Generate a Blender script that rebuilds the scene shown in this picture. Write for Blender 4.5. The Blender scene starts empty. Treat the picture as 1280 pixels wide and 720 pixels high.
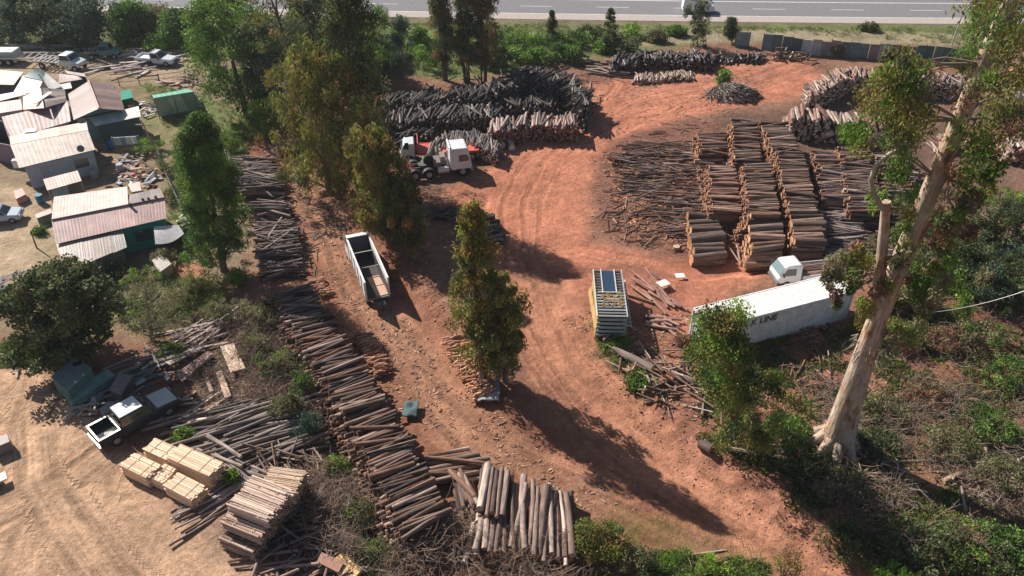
import bpy, math, random
import numpy as np
from mathutils import Vector, Matrix
random.seed(7); rng = np.random.default_rng(7)
S = bpy.context.scene
COL = S.collection
R = math.radians
HAZE = .00022
# ------------------------------------------------------------------ camera
CAMH, PITCH, FPX = 37.7, R(36.5), 985.0
sp, cp = math.sin(PITCH), math.cos(PITCH)
cam_d = bpy.data.cameras.new('camera'); cam = bpy.data.objects.new('camera', cam_d); COL.objects.link(cam)
cam.location = (0, 0, CAMH); cam.rotation_euler = (math.pi/2 - PITCH, 0, 0)
cam_d.sensor_width = 36; cam_d.lens = 36*FPX/1280; cam_d.clip_end = 6000; cam_d.clip_start = .5
S.camera = cam
# ------------------------------------------------------------------ noise
def _hash(ix, iy, seed):
    n = (ix*374761393 + iy*668265263 + seed*974634777).astype(np.int64) & 0x7fffffff
    n = ((n ^ (n >> 13))*1274126177) & 0x7fffffff
    n = (n ^ (n >> 16)) & 0xffff
    return n/65535.0
def vnoise(x, y, seed=0):
    x = np.asarray(x, float); y = np.asarray(y, float)
    ix = np.floor(x).astype(np.int64); iy = np.floor(y).astype(np.int64)
    fx = x-ix; fy = y-iy; fx = fx*fx*(3-2*fx); fy = fy*fy*(3-2*fy)
    a = _hash(ix, iy, seed); b = _hash(ix+1, iy, seed); c = _hash(ix, iy+1, seed); d = _hash(ix+1, iy+1, seed)
    return (a*(1-fx)+b*fx)*(1-fy)+(c*(1-fx)+d*fx)*fy
def fbm(x, y, seed=0, o=3):
    s = 0; a = 1; t = 0
    for i in range(o):
        s = s+a*vnoise(x*2**i, y*2**i, seed+i*17); t += a; a *= .5
    return s/t
# ------------------------------------------------------------------ photo <-> ground (used to survey where things stand)
def G0(px, py, z=0.0):
    v = (360-py)/FPX; u = (px-640)/FPX
    d = (CAMH-z)/(sp-v*cp)
    return np.array([u*d, d*(cp+v*sp)])
def poly_w(pts, z=0): return np.array([G0(*p, z) for p in pts])
def seg_dist(X, Y, P, closed=False):
    """distance to polyline, along-length and lateral offset"""
    best = np.full(X.shape, 1e9); al = np.zeros(X.shape); lat = np.zeros(X.shape); acc = 0
    n = len(P); rngn = range(n if closed else n-1)
    for i in rngn:
        a = P[i]; b = P[(i+1) % n]; e = b-a; L = np.hypot(*e)
        if L < 1e-6: continue
        t = np.clip(((X-a[0])*e[0]+(Y-a[1])*e[1])/L/L, 0, 1)
        dx = X-a[0]-t*e[0]; dy = Y-a[1]-t*e[1]; d = np.hypot(dx, dy)
        m = d < best
        best = np.where(m, d, best); al = np.where(m, acc+t*L, al)
        lat = np.where(m, np.sign(e[0]*dy-e[1]*dx)*d, lat); acc += L
    return best, al, lat
def inside(X, Y, P):
    r = np.zeros(X.shape, bool); n = len(P); j = n-1
    for i in range(n):
        xi, yi = P[i]; xj, yj = P[j]
        if yi != yj:
            c = ((yi > Y) != (yj > Y)) & (X < (xj-xi)*(Y-yi)/(yj-yi)+xi)
            r ^= c
        j = i
    return r
def sdf(X, Y, P):
    d, _, _ = seg_dist(X, Y, P, True)
    return np.where(inside(X, Y, P), d, -d)
def sst(a, b, x):
    t = np.clip((x-a)/(b-a), 0, 1); return t*t*(3-2*t)
# ------------------------------------------------------------------ terrain
BANK = poly_w([(690,345),(716,400),(752,445),(800,500),(880,575),(980,645),(1060,705),(1120,770),(1700,800),(1700,300),(1130,250),(1080,330),(880,350)])
BERM = poly_w([(480,300),(520,335),(560,385),(595,430),(620,480),(640,500)])
BERM2 = poly_w([(400,225),(440,262),(480,300)])
LIP = poly_w([(716,400),(752,445),(800,500),(880,575),(980,645),(1060,705),(1120,770)])
ROADC = poly_w([(640,300),(665,370),(700,440),(760,520),(850,590),(950,650),(1050,730)])
def hgt(X, Y):
    X = np.asarray(X, float); Y = np.asarray(Y, float)
    fl = 1-sst(104, 112, Y)
    h = .16*(fbm(X/7, Y/7, 3)-.5)+.10*(fbm(X/1.1, Y/1.1, 5)-.5)
    left = 1-sst(-22, -18, X)*1.0
    h = h*(1-.5*left*sst(50,60,Y))
    h = h+.55*sst(-.2, 1.1, sdf(X, Y, BANK)+.7*(vnoise(X/1.3, Y/1.3, 9)-.5))*(1-sst(9, 17, sdf(X,Y,BANK))*.6)
    d, _, _ = seg_dist(X, Y, BERM); h = h+.75*np.exp(-(d/2.0)**2)*(.6+.8*fbm(X/.9, Y/.9, 11, 2))
    d, _, _ = seg_dist(X, Y, BERM2); h = h+.4*np.exp(-(d/2.0)**2)*(.6+.8*fbm(X/.9, Y/.9, 12, 2))
    d, _, _ = seg_dist(X, Y, LIP); h = h+.32*np.exp(-((d-.3)/1.0)**2)*(.2+1.6*fbm(X/.8, Y/.8, 13, 2))
    d, _, lat = seg_dist(X, Y, ROADC); h = h-.18*np.exp(-(d/3.2)**2)-.05*np.exp(-((np.abs(lat)-1.0)/.28)**2)
    return h*fl
def P(px, py, z=0.0):
    """point standing z above the ground that is seen at photo pixel px,py"""
    g = 0.0
    for _ in range(5):
        q = G0(px, py, z+g); g = .5*g+.5*float(hgt(q[0], q[1]))
    q = G0(px, py, z+g)
    return Vector((q[0], q[1], z+g))
def gz(x, y): return float(hgt(x, y))
def Q(px, py, Y):
    """point at world depth Y seen at px,py"""
    v = (360-py)/FPX; u = (px-640)/FPX
    k = (Y*sp-v*Y*cp)/(cp+v*sp); d = Y*cp+k*sp
    return Vector((u*d, Y, CAMH-k))
# ------------------------------------------------------------------ mesh collector
_tube = {}
class MB:
    def __init__(s): s.V = []; s.C = []; s.L = []; s.I = []; s.N = []; s.S = []; s.n = 0
    def add(s, V, I, N, col, L=None, smooth=False):
        V = np.asarray(V, float).reshape(-1, 3); k = len(V)
        c = np.asarray(col, float)
        if c.ndim == 1: c = np.tile(c[:3], (k, 1))
        s.V.append(V); s.C.append(c); s.L.append(V if L is None else L)
        s.I.append(np.asarray(I, np.int64)+s.n); N = np.asarray(N, np.int64); s.N.append(N)
        s.S.append(np.full(len(N), smooth)); s.n += k
    def poly(s, pts, col): s.add([tuple(p) for p in pts], list(range(len(pts))), [len(pts)], col)
    def quads(s, V4, col4):
        m = len(V4)
        s.add(V4.reshape(-1, 3), np.arange(m*4), np.full(m, 4), np.repeat(col4, 4, axis=0))
    def hexa(s, p, col):   # p: 4 bottom, 4 top
        s.add([tuple(q) for q in p], [3,2,1,0, 4,5,6,7, 0,1,5,4, 1,2,6,5, 2,3,7,6, 3,0,4,7], [4]*6, col)
    def box(s, c, d, col, rz=0, rx=0, ry=0):
        M = Matrix.Rotation(rz, 3, 'Z') @ Matrix.Rotation(ry, 3, 'Y') @ Matrix.Rotation(rx, 3, 'X')
        c = Vector(c); h = [x/2 for x in d]
        s.hexa([c+M@Vector((a*h[0], b*h[1], e*h[2])) for e in (-1, 1) for a, b in ((-1,-1),(1,-1),(1,1),(-1,1))], col)
    def loft(s, prof, hws, col, y0=0):
        n = len(prof)
        V = [(x, y0-h, z) for (x, z), h in zip(prof, hws)]+[(x, y0+h, z) for (x, z), h in zip(prof, hws)]
        I = list(range(n))+list(range(2*n-1, n-1, -1)); N = [n, n]
        for i in range(n):
            j = (i+1) % n; I += [j, i, n+i, n+j]; N.append(4)
        s.add(V, I, N, col)
    def tube(s, pts, rad, col, sides=7, cap=None, wob=.0, seed=0):
        pts = [Vector(p) for p in pts]; m = len(pts)
        if not hasattr(rad, '__len__'): rad = [rad]*m
        if cap is None: cap = col
        V = np.zeros((m*sides+2*sides, 3)); L = np.zeros_like(V)
        acc = 0; off = random.random()*50
        rs = 1+wob*(rng.random(sides)-.5)*2
        prev = None
        for i in range(m):
            t = (pts[min(i+1, m-1)]-pts[max(i-1, 0)]).normalized()
            a = Vector((0, 0, 1)) if abs(t.z) < .9 else Vector((1, 0, 0))
            if prev is not None: a = prev
            u = t.cross(a).normalized(); w = u.cross(t).normalized(); prev = w
            if i: acc += (pts[i]-pts[i-1]).length
            for k in range(sides):
                th = 2*math.pi*k/sides
                r = rad[i]*rs[k]
                V[i*sides+k] = pts[i]+(u*math.cos(th)+w*math.sin(th))*r
                L[i*sides+k] = (acc*.12+off, rad[i]*math.cos(th)+off, rad[i]*math.sin(th))
        b = m*sides
        V[b:b+sides] = V[:sides]; V[b+sides:] = V[(m-1)*sides:m*sides]
        L[b:b+sides] = L[:sides]; L[b+sides:] = L[(m-1)*sides:m*sides]
        key = (m, sides)
        if key not in _tube:
            I = []; N = []
            for i in range(m-1):
                for k in range(sides):
                    k2 = (k+1) % sides
                    I += [i*sides+k, i*sides+k2, (i+1)*sides+k2, (i+1)*sides+k]; N.append(4)
            I += list(range(b+sides-1, b-1, -1)); I += list(range(b+sides, b+2*sides)); N += [sides, sides]
            _tube[key] = (np.array(I), np.array(N))
        I, N = _tube[key]
        C = np.zeros((len(V), 3)); C[:b] = np.asarray(col)[:3]; C[b:] = np.asarray(cap)[:3]
        s.add(V, I, N, C, L, True)
    def mesh(s, name, org=(0,0,0)):
        me = bpy.data.meshes.new(name)
        V = np.concatenate(s.V)-np.array(org, float); I = np.concatenate(s.I); N = np.concatenate(s.N)
        me.vertices.add(len(V)); me.vertices.foreach_set('co', V.astype(np.float32).ravel())
        me.loops.add(len(I)); me.loops.foreach_set('vertex_index', I.astype(np.int32))
        me.polygons.add(len(N)); st = np.concatenate([[0], np.cumsum(N)[:-1]])
        me.polygons.foreach_set('loop_start', st.astype(np.int32))
        me.polygons.foreach_set('loop_total', N.astype(np.int32))
        me.polygons.foreach_set('use_smooth', np.concatenate(s.S))
        C = np.concatenate(s.C); C = np.hstack([C, np.ones((len(C), 1))])
        at = me.attributes.new('Col', 'FLOAT_COLOR', 'POINT'); at.data.foreach_set('color', C.astype(np.float32).ravel())
        at = me.attributes.new('Loc', 'FLOAT_VECTOR', 'POINT'); at.data.foreach_set('vector', np.concatenate(s.L).astype(np.float32).ravel())
        me.update(calc_edges=True)
        return me
def obj(name, mb, mat, parent=None, org=None, bevel=0, label=None):
    """mb in world coordinates (org given) or in the parent's local coordinates"""
    if org is None: org = (0, 0, 0)
    me = mb.mesh(name, org)
    for m in (mat if isinstance(mat, (list, tuple)) else [mat]): me.materials.append(m)
    o = bpy.data.objects.new(name, me); COL.objects.link(o)
    if parent is not None: o.parent = parent
    else: o.location = org
    if bevel:
        b = o.modifiers.new('bevel', 'BEVEL'); b.width = bevel; b.segments = 2; b.limit_method = 'ANGLE'; b.angle_limit = R(30)
    if label: o['label'] = label
    return o
def thing(name, label, cat, loc=(0,0,0), rz=0, group=None):
    o = bpy.data.objects.new(name, None); COL.objects.link(o); o.empty_display_size = .3
    o.location = loc; o.rotation_euler = (0, 0, rz); return tag(o, label, cat, group)
def tag(o, label, cat, group=None, kind=None):
    o['label'] = label; o['category'] = cat
    if group: o['group'] = group
    if kind: o['kind'] = kind
    return o
# ------------------------------------------------------------------ materials
def mat(name, rough=.9, nscale=3.0, namt=.35, bump=0, bscale=8, metal=0, spec=.3, coord='Loc', trans=0, fine=0):
    m = bpy.data.materials.new(name); m.use_nodes = True; nt = m.node_tree; N = nt.nodes; K = nt.links
    b = N['Principled BSDF']; b.inputs['Roughness'].default_value = rough; b.inputs['Metallic'].default_value = metal
    b.inputs['Specular IOR Level'].default_value = spec
    a = N.new('ShaderNodeAttribute'); a.attribute_name = 'Col'
    l = N.new('ShaderNodeAttribute'); l.attribute_name = coord
    n = N.new('ShaderNodeTexNoise'); n.inputs['Scale'].default_value = nscale; n.inputs['Detail'].default_value = 5; n.inputs['Roughness'].default_value = .65
    K.new(l.outputs['Vector'], n.inputs['Vector'])
    mr = N.new('ShaderNodeMapRange'); mr.inputs[1].default_value = .25; mr.inputs[2].default_value = .75
    mr.inputs[3].default_value = 1-namt; mr.inputs[4].default_value = 1+namt
    K.new(n.outputs['Fac'], mr.inputs[0])
    mx = N.new('ShaderNodeVectorMath'); mx.operation = 'SCALE'
    K.new(a.outputs['Color'], mx.inputs[0]); K.new(mr.outputs[0], mx.inputs['Scale'])
    K.new(mx.outputs[0], b.inputs['Base Color'])
    if bump:
        n2 = N.new('ShaderNodeTexNoise'); n2.inputs['Scale'].default_value = bscale; n2.inputs['Detail'].default_value = 4
        K.new(l.outputs['Vector'], n2.inputs['Vector'])
        bp = N.new('ShaderNodeBump'); bp.inputs['Strength'].default_value = 1; bp.inputs['Distance'].default_value = bump
        K.new(n2.outputs['Fac'], bp.inputs['Height']); K.new(bp.outputs[0], b.inputs['Normal'])
    if trans:
        t = N.new('ShaderNodeBsdfTranslucent'); K.new(mx.outputs[0], t.inputs['Color'])
        ms = N.new('ShaderNodeMixShader'); ms.inputs[0].default_value = trans
        K.new(b.outputs[0], ms.inputs[1]); K.new(t.outputs[0], ms.inputs[2]); K.new(ms.outputs[0], N['Material Output'].inputs['Surface'])
    return m
M = dict(
    wood=mat('wood_bark', .92, 7, .75, .03, 14),
    sawn=mat('sawn_wood', .8, 9, .3, .01, 20),
    bark=mat('tree_bark', .95, 2.2, .5, .08, 6),
    leaf=mat('leaf', .6, 3, .25, trans=.32, spec=.25),
    twig=mat('twig', .9, 3, .3),
    tin=mat('tin_sheet', .55, 1.1, .28, .004, 6, metal=.0, spec=.5),
    wall=mat('painted_wall', .85, 1.3, .18, .004, 12),
    paint=mat('car_paint', .32, 1.5, .10, spec=.5),
    worn=mat('worn_paint', .6, 2.2, .28, .004, 9, spec=.4),
    glass=mat('dark_glass', .08, 1, .05, spec=.8),
    rubber=mat('rubber', .9, 4, .25),
    steel=mat('steel', .45, 3, .2, metal=.6),
    cloth=mat('cloth', .9, 3, .2, .01, 8),
    rock=mat('rock', .95, 4, .35, .02, 9),
    asphalt=mat('asphalt', .9, 1.5, .15, .003, 40),
)
def gum_bark():
    m = bpy.data.materials.new('gum_bark'); m.use_nodes = True; N = m.node_tree.nodes; K = m.node_tree.links; b = N['Principled BSDF']; b.inputs['Roughness'].default_value = .85; b.inputs['Specular IOR Level'].default_value = .2
    l = N.new('ShaderNodeAttribute'); l.attribute_name = 'Loc'; a = N.new('ShaderNodeAttribute'); a.attribute_name = 'Col'
    mp = N.new('ShaderNodeMapping'); mp.inputs['Scale'].default_value = (4.5, 1.3, 1.3); K.new(l.outputs['Vector'], mp.inputs['Vector'])
    n = N.new('ShaderNodeTexNoise'); n.inputs['Scale'].default_value = 1.1; n.inputs['Detail'].default_value = 7; n.inputs['Roughness'].default_value = .62; K.new(mp.outputs[0], n.inputs['Vector'])
    r = N.new('ShaderNodeValToRGB'); e = r.color_ramp; e.elements[0].position = .33; e.elements[0].color = (.16,.105,.08,1); e.elements[1].position = .66; e.elements[1].color = (.66,.55,.44,1)
    for p_, c_ in ((.41,(.40,.24,.15,1)), (.48,(.56,.42,.31,1)), (.55,(.42,.33,.26,1))): x = e.elements.new(p_); x.color = c_
    K.new(n.outputs['Fac'], r.inputs[0])
    n2 = N.new('ShaderNodeTexNoise'); n2.inputs['Scale'].default_value = 7; n2.inputs['Detail'].default_value = 5; K.new(l.outputs['Vector'], n2.inputs['Vector'])
    mr = N.new('ShaderNodeMapRange'); mr.inputs[1].default_value = .3; mr.inputs[2].default_value = .7; mr.inputs[3].default_value = .7; mr.inputs[4].default_value = 1.25; K.new(n2.outputs['Fac'], mr.inputs[0])
    s_ = N.new('ShaderNodeVectorMath'); s_.operation = 'SCALE'; K.new(r.outputs[0], s_.inputs[0]); K.new(mr.outputs[0], s_.inputs['Scale']); K.new(s_.outputs[0], b.inputs['Base Color'])
    bp = N.new('ShaderNodeBump'); bp.inputs['Distance'].default_value = .09; K.new(n2.outputs['Fac'], bp.inputs['Height']); K.new(bp.outputs[0], b.inputs['Normal'])
    return m
M['gumbark'] = gum_bark()
def rc(cols, j=.12):
    c = np.array(random.choice(cols)); return c*(1+j*(random.random()*2-1))
# ------------------------------------------------------------------ ground sheet
def axis(a, b, step, far=2600, k=1.45):
    m = list(np.arange(a, b+1e-6, step)); s = step*2; x = m[-1]; hi = []
    while x < far: x += s; s *= k; hi.append(x)
    s = step*2; x = m[0]; lo = []
    while x > -far: x -= s; s *= k; lo.append(x)
    return np.array(lo[::-1]+m+hi)
gx = axis(-84, 92, .30); gy = axis(18, 128, .28)
XX, YY = np.meshgrid(gx, gy)
HH = hgt(XX, YY)
import bisect
_gx = gx.tolist(); _gy = gy.tolist(); _H = HH.tolist()
def gz(x, y):
    i = min(max(bisect.bisect_right(_gx, x)-1, 0), len(_gx)-2); j = min(max(bisect.bisect_right(_gy, y)-1, 0), len(_gy)-2)
    fx = (x-_gx[i])/(_gx[i+1]-_gx[i]); fy = (y-_gy[j])/(_gy[j+1]-_gy[j])
    return (_H[j][i]*(1-fx)+_H[j][i+1]*fx)*(1-fy)+(_H[j+1][i]*(1-fx)+_H[j+1][i+1]*fx)*fy
def P(px, py, z=0.0):
    g = 0.0
    for _ in range(6):
        q = G0(px, py, z+g); g = .5*g+.5*gz(q[0], q[1])
    q = G0(px, py, z+g)
    return Vector((q[0], q[1], z+g))
wx = XX+1.6*(fbm(XX/1.5, YY/1.5, 21)-.5); wy = YY+1.6*(fbm(XX/1.5, YY/1.5, 22)-.5)
CC = np.zeros(XX.shape+(3,)); CC[:] = (.25, .135, .09)
GR = np.zeros(XX.shape)        # how grassy
def zone(pts, col, soft=1.0, amt=1.0, patch=0, seed=0, line=None, w=2):
    global CC
    if line is not None:
        d, _, _ = seg_dist(wx, wy, poly_w(line)); m = 1-sst(w-soft, w+soft, d)
    else: m = sst(-soft, soft, sdf(wx, wy, poly_w(pts)))
    if patch: m = m*sst(.5-patch*.3, .5+patch*.3, fbm(XX/2.2, YY/2.2, seed+40, 4))
    m = (m*amt)[..., None]; CC = CC*(1-m)+np.array(col)*m
RED = (.50, .205, .125); BRN = (.29, .13, .08); TAN = (.53, .34, .22); GRN = (.11, .19, .035); DRY = (.33, .27, .18); LIT = (.30, .14, .09)
zone([(-900,-60),(330,-60),(380,60),(340,180),(310,340),(170,420),(-900,420)], (.27,.20,.13), 2)
zone([(-500,60),(210,66),(250,90),(180,100),(120,98),(-500,110)], (.38,.29,.20), 1)
zone([(-200,225),(30,235),(70,250),(75,330),(120,350),(-200,352)], (.44,.33,.22), 1)
zone([(205,340),(230,320),(262,332),(262,350),(215,352)], (.45,.2,.12), .5)
zone([(205,290),(240,290),(262,320),(215,325)], (.34,.16,.1), .5)
zone([(175,105),(250,120),(330,150),(330,200),(270,250),(235,330),(200,320),(205,230),(215,180),(180,160)], GRN, 1.2, .95, 1.6, 1)
zone([(140,345),(260,345),(300,385),(250,430),(190,420),(150,395)], GRN, 1.2, .95, 1.8, 2)
zone([(0,430),(60,430),(60,460),(0,460)], GRN, .6, .8, 1.4, 3)
zone([(-300,440),(40,455),(110,510),(140,550),(185,590),(240,640),(300,672),(340,720),(380,900),(-300,900)], TAN, .7)
zone([(240,560),(300,580),(340,700),(300,720),(230,640)], (.27,.19,.14), 1.2, .8)
zone([(290,380),(400,380),(520,700),(520,900),(380,900),(330,640),(250,560),(260,420)], (.17,.13,.095), 1.2)
zone([(400,560),(500,600),(560,760),(440,760)], (.10,.13,.04), 1.5, .7, 1.2, 4)
zone(None, BRN, 1.2, line=[(360,185),(385,240),(420,300),(450,370),(500,430),(540,500),(600,560),(680,600),(780,640)], w=4.2)
zone(None, (.38,.20,.125), 1.2, .8, line=[(375,205),(400,265),(430,320),(470,390),(520,450),(570,530),(640,580),(740,630)], w=1.9)
zone([(560,240),(640,190),(725,110),(870,78),(1012,74),(1030,110),(960,128),(850,150),(775,178),(735,240),(735,300),(870,335),(950,322),(965,352),(905,375),(850,400),(800,330),(720,335),(705,385),(640,390),(615,300)], RED, 1.3)
zone([(700,95),(770,92),(880,92),(1000,76),(1020,96),(880,110),(740,125)], (.33,.15,.11), 1.5, .8, 1.3, 5)
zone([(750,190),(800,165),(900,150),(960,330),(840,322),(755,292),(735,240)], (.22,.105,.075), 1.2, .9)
zone([(690,340),(740,330),(745,440),(800,500),(900,600),(1010,680),(980,680),(860,590),(770,510),(715,440)], (.30,.10,.065), .5, .8)
zone([(690,330),(870,335),(880,420),(860,470),(780,440),(700,400)], (.38,.155,.10), 1.2, .75)
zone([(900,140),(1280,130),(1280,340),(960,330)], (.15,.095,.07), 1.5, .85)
zone(None, (.40,.185,.115), 1.2, line=[(650,330),(672,385),(705,450),(765,520),(850,590),(950,655),(1050,735),(1100,800)], w=3.4)
zone(None, (.50,.235,.145), .7, .8, .9, 6, line=[(650,330),(672,385),(705,450),(765,520),(850,590),(950,655),(1050,735)], w=1.6)
zone([(745,445),(800,505),(880,580),(980,650),(1080,725),(1200,800),(1800,800),(1800,330),(1100,330),(1060,395),(880,430)], LIT, .8)
zone([(1060,560),(1300,600),(1400,720),(1250,720),(1130,640)], (.42,.26,.17), 1.2, .9, 1.3, 7)
zone([(780,640),(960,690),(1000,760),(700,760)], GRN, 1, .6, 1.2, 8)
zone([(1000,560),(1280,560),(1400,760),(1100,760)], (.09,.11,.03), 1, .7, 1.2, 9)
zone([(730,405),(790,440),(830,500),(800,500),(745,450)], (.08,.12,.03), .6, .8, 1.0, 10)
zone([(1190,265),(1400,265),(1400,330),(1180,320)], (.33,.2,.15), 1.5, .9)
# verge towards the highway
zone([(-900,66),(330,62),(420,75),(560,100),(640,80),(760,72),(900,52),(1500,62),(1500,-300),(-900,-300)], (.16,.17,.07), 1.5)
zone([(640,42),(900,36),(1400,45),(1400,60),(900,52),(740,62)], DRY, 1, .9)
zone([(300,22),(1500,27),(1500,33),(300,28)], (.19,.15,.11), .8, .8)
zone([(380,30),(640,32),(760,40),(760,64),(600,100),(400,90)], (.11,.17,.045), 1.5, .9, 1.2, 11)
far = sst(122, 134, YY)[..., None]; CC = CC*(1-far)+np.array((.11,.14,.06))*far
CC *= (1+.28*(fbm(XX/5, YY/5, 31, 4)-.5)+.45*(fbm(XX/.7, YY/.7, 33, 3)-.5)+.5*(fbm(XX/2.3+3*fbm(XX/4,YY/4,60), YY/2.3, 35, 4)-.5))[..., None]
# wheel tracks
FL = np.zeros(XX.shape+(3,)); FM = np.zeros(XX.shape)
def track(line, w, amt=1):
    global FL, FM
    d, al, lat = seg_dist(XX+.5*(fbm(XX/6,YY/6,50)-.5), YY, poly_w(line)); m = (1-sst(w*.6, w, d))*amt
    k = m > FM
    FL = np.where(k[..., None], np.stack([al*.10, lat*2.6, np.zeros_like(al)+w], -1), FL); FM = np.where(k, m, FM)*1.0
track([(360,185),(385,240),(420,300),(450,370),(500,430),(540,500),(600,560),(680,600),(780,640),(900,700)], 3.4)
track([(360,185),(385,240),(420,300),(450,370)], 1.6, 1.6)
track([(760,105),(720,150),(670,200),(640,250),(640,320),(672,385),(705,450),(765,520),(850,590),(950,655),(1050,735),(1100,800)], 4.0)
track([(1000,80),(900,115),(800,135),(700,185),(600,240)], 6, .7)
track([(640,330),(730,315),(860,340),(960,330)], 4, .6)
track([(-60,470),(40,520),(60,600),(20,760)], 6, .8)
track([(60,440),(40,520),(50,600),(120,700),(200,800)], 2.2, 1.3)
track([(140,560),(90,600),(0,640),(-100,660)], 2.2, 1.3)
track([(230,520),(170,580),(60,600),(-100,640)], 5, .7)
track([(20,470),(110,560),(200,650),(300,740)], 4, .6)
CC = np.clip(CC, .01, .8)
me = bpy.data.meshes.new('ground'); ny, nx = XX.shape
co = np.stack([XX, YY, HH], -1).reshape(-1, 3)
me.vertices.add(len(co)); me.vertices.foreach_set('co', co.astype(np.float32).ravel())
idx = np.arange(nx*ny).reshape(ny, nx)
q = np.stack([idx[:-1, :-1], idx[:-1, 1:], idx[1:, 1:], idx[1:, :-1]], -1).reshape(-1)
me.loops.add(len(q)); me.loops.foreach_set('vertex_index', q.astype(np.int32))
npoly = len(q)//4; me.polygons.add(npoly); me.polygons.foreach_set('loop_start', (np.arange(npoly)*4).astype(np.int32))
me.polygons.foreach_set('loop_total', np.full(npoly, 4, np.int32)); me.polygons.foreach_set('use_smooth', np.ones(npoly, bool))
at = me.attributes.new('Col', 'FLOAT_COLOR', 'POINT'); at.data.foreach_set('color', np.concatenate([CC, np.ones(CC.shape[:2]+(1,))], -1).astype(np.float32).ravel())
at = me.attributes.new('Flow', 'FLOAT_VECTOR', 'POINT'); at.data.foreach_set('vector', FL.astype(np.float32).ravel())
at = me.attributes.new('FMask', 'FLOAT', 'POINT'); at.data.foreach_set('value', FM.astype(np.float32).ravel())
me.update(calc_edges=True)
m = bpy.data.materials.new('soil'); m.use_nodes = True; nt = m.node_tree; N = nt.nodes; K = nt.links
b = N['Principled BSDF']; b.inputs['Roughness'].default_value = .95; b.inputs['Specular IOR Level'].default_value = .15
tc = N.new('ShaderNodeTexCoord'); a = N.new('ShaderNodeAttribute'); a.attribute_name = 'Col'
fa = N.new('ShaderNodeAttribute'); fa.attribute_name = 'Flow'; fm = N.new('ShaderNodeAttribute'); fm.attribute_name = 'FMask'
def noise(sc, det, vec, rough=.6):
    n = N.new('ShaderNodeTexNoise'); n.inputs['Scale'].default_value = sc; n.inputs['Detail'].default_value = det; n.inputs['Roughness'].default_value = rough
    K.new(vec, n.inputs['Vector']); return n.outputs['Fac']
def mrange(v, a0, a1, b0, b1):
    r = N.new('ShaderNodeMapRange'); r.inputs[1].default_value = a0; r.inputs[2].default_value = a1; r.inputs[3].default_value = b0; r.inputs[4].default_value = b1
    K.new(v, r.inputs[0]); return r.outputs[0]
def mth(op, x, y=0.0):
    r = N.new('ShaderNodeMath'); r.operation = op
    for i, v in enumerate((x, y)):
        if isinstance(v, (int, float)): r.inputs[i].default_value = v
        else: K.new(v, r.inputs[i])
    return r.outputs[0]
n1 = noise(.35, 6, tc.outputs['Object'], .65); n2 = noise(2.2, 6, tc.outputs['Object'], .7); n3 = noise(11, 4, tc.outputs['Object'], .7)
st = noise(1.0, 3, fa.outputs['Vector'], .6)
v = mth('MULTIPLY', mrange(n1, .3, .7, .80, 1.2), mrange(n2, .3, .7, .72, 1.28))
v = mth('MULTIPLY', v, mrange(n3, .3, .7, .8, 1.2))
stv = mrange(st, .32, .68, -.20, .18); stv = mth('MULTIPLY', stv, fm.outputs['Fac']); v = mth('MULTIPLY', v, mth('ADD', stv, 1.0))
sx = N.new('ShaderNodeSeparateXYZ'); K.new(fa.outputs['Vector'], sx.inputs[0])
wob = mth('MULTIPLY', mth('SUBTRACT', noise(.25, 2, tc.outputs['Object']), .5), 2.4)
al_ = mth('ABSOLUTE', mth('ADD', sx.outputs[1], wob), 0.0)
r1 = mrange(mth('ABSOLUTE', mth('SUBTRACT', al_, 2.5), 0.0), .35, 1.1, 1, 0); r2 = mrange(mth('ABSOLUTE', mth('SUBTRACT', al_, 6.6), 0), .3, .9, .7, 0)
rut = mth('MULTIPLY', mth('MAXIMUM', r1, r2), mth('MULTIPLY', fm.outputs['Fac'], mrange(n1, .4, .6, .15, 1)))
v = mth('MULTIPLY', v, mth('SUBTRACT', 1.0, mth('MULTIPLY', rut, .30)))
sc = N.new('ShaderNodeVectorMath'); sc.operation = 'SCALE'; K.new(a.outputs['Color'], sc.inputs[0]); K.new(v, sc.inputs['Scale']); K.new(sc.outputs[0], b.inputs['Base Color'])
h = mth('ADD', mth('ADD', mth('MULTIPLY', rut, -.10), mth('MULTIPLY', n2, .22)), mth('MULTIPLY', n3, .05)); h = mth('ADD', h, mth('MULTIPLY', mth('MULTIPLY', st, fm.outputs['Fac']), .05))
bp = N.new('ShaderNodeBump'); bp.inputs['Strength'].default_value = 1; bp.inputs['Distance'].default_value = .8
K.new(h, bp.inputs['Height']); K.new(bp.outputs[0], b.inputs['Normal'])
me.materials.append(m); ground = bpy.data.objects.new('ground', me); COL.objects.link(ground); ground['kind'] = 'structure'
# ------------------------------------------------------------------ highway
def smoothline(pts, n=60):
    pts = np.array(pts); x = pts[:, 0]; c = np.polyfit(x, pts[:, 1], 3); xs = np.linspace(x[0], x[-1], n)
    return np.stack([xs, np.polyval(c, xs)], -1)
HL = smoothline([G0(*p) for p in [(-60,4.5),(130,8),(250,10),(430,13),(640,17),(960,21.5),(1220,22.5),(1500,24)]])
t = np.gradient(HL, axis=0); t /= np.linalg.norm(t, axis=1)[:, None]; nrm = np.stack([-t[:, 1], t[:, 0]], -1)
ext = lambda A: np.vstack([A[0]-t[0]*400, A, A[-1]+t[-1]*400])
HLx = ext(HL); nx_ = np.vstack([nrm[0], nrm, nrm[-1]])
def strip(name, o0, o1, z, col, material=None, kind=True):
    mb = MB(); A = HLx+nx_*o0; B = HLx+nx_*o1
    for i in range(len(A)-1):
        mb.poly([(*A[i], z), (*A[i+1], z), (*B[i+1], z), (*B[i], z)], col)
    return mb
def structure(name, mb, material, parent=None):
    o = obj(name, mb, material, parent)
    if parent is None: o['kind'] = 'structure'
    return o
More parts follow.
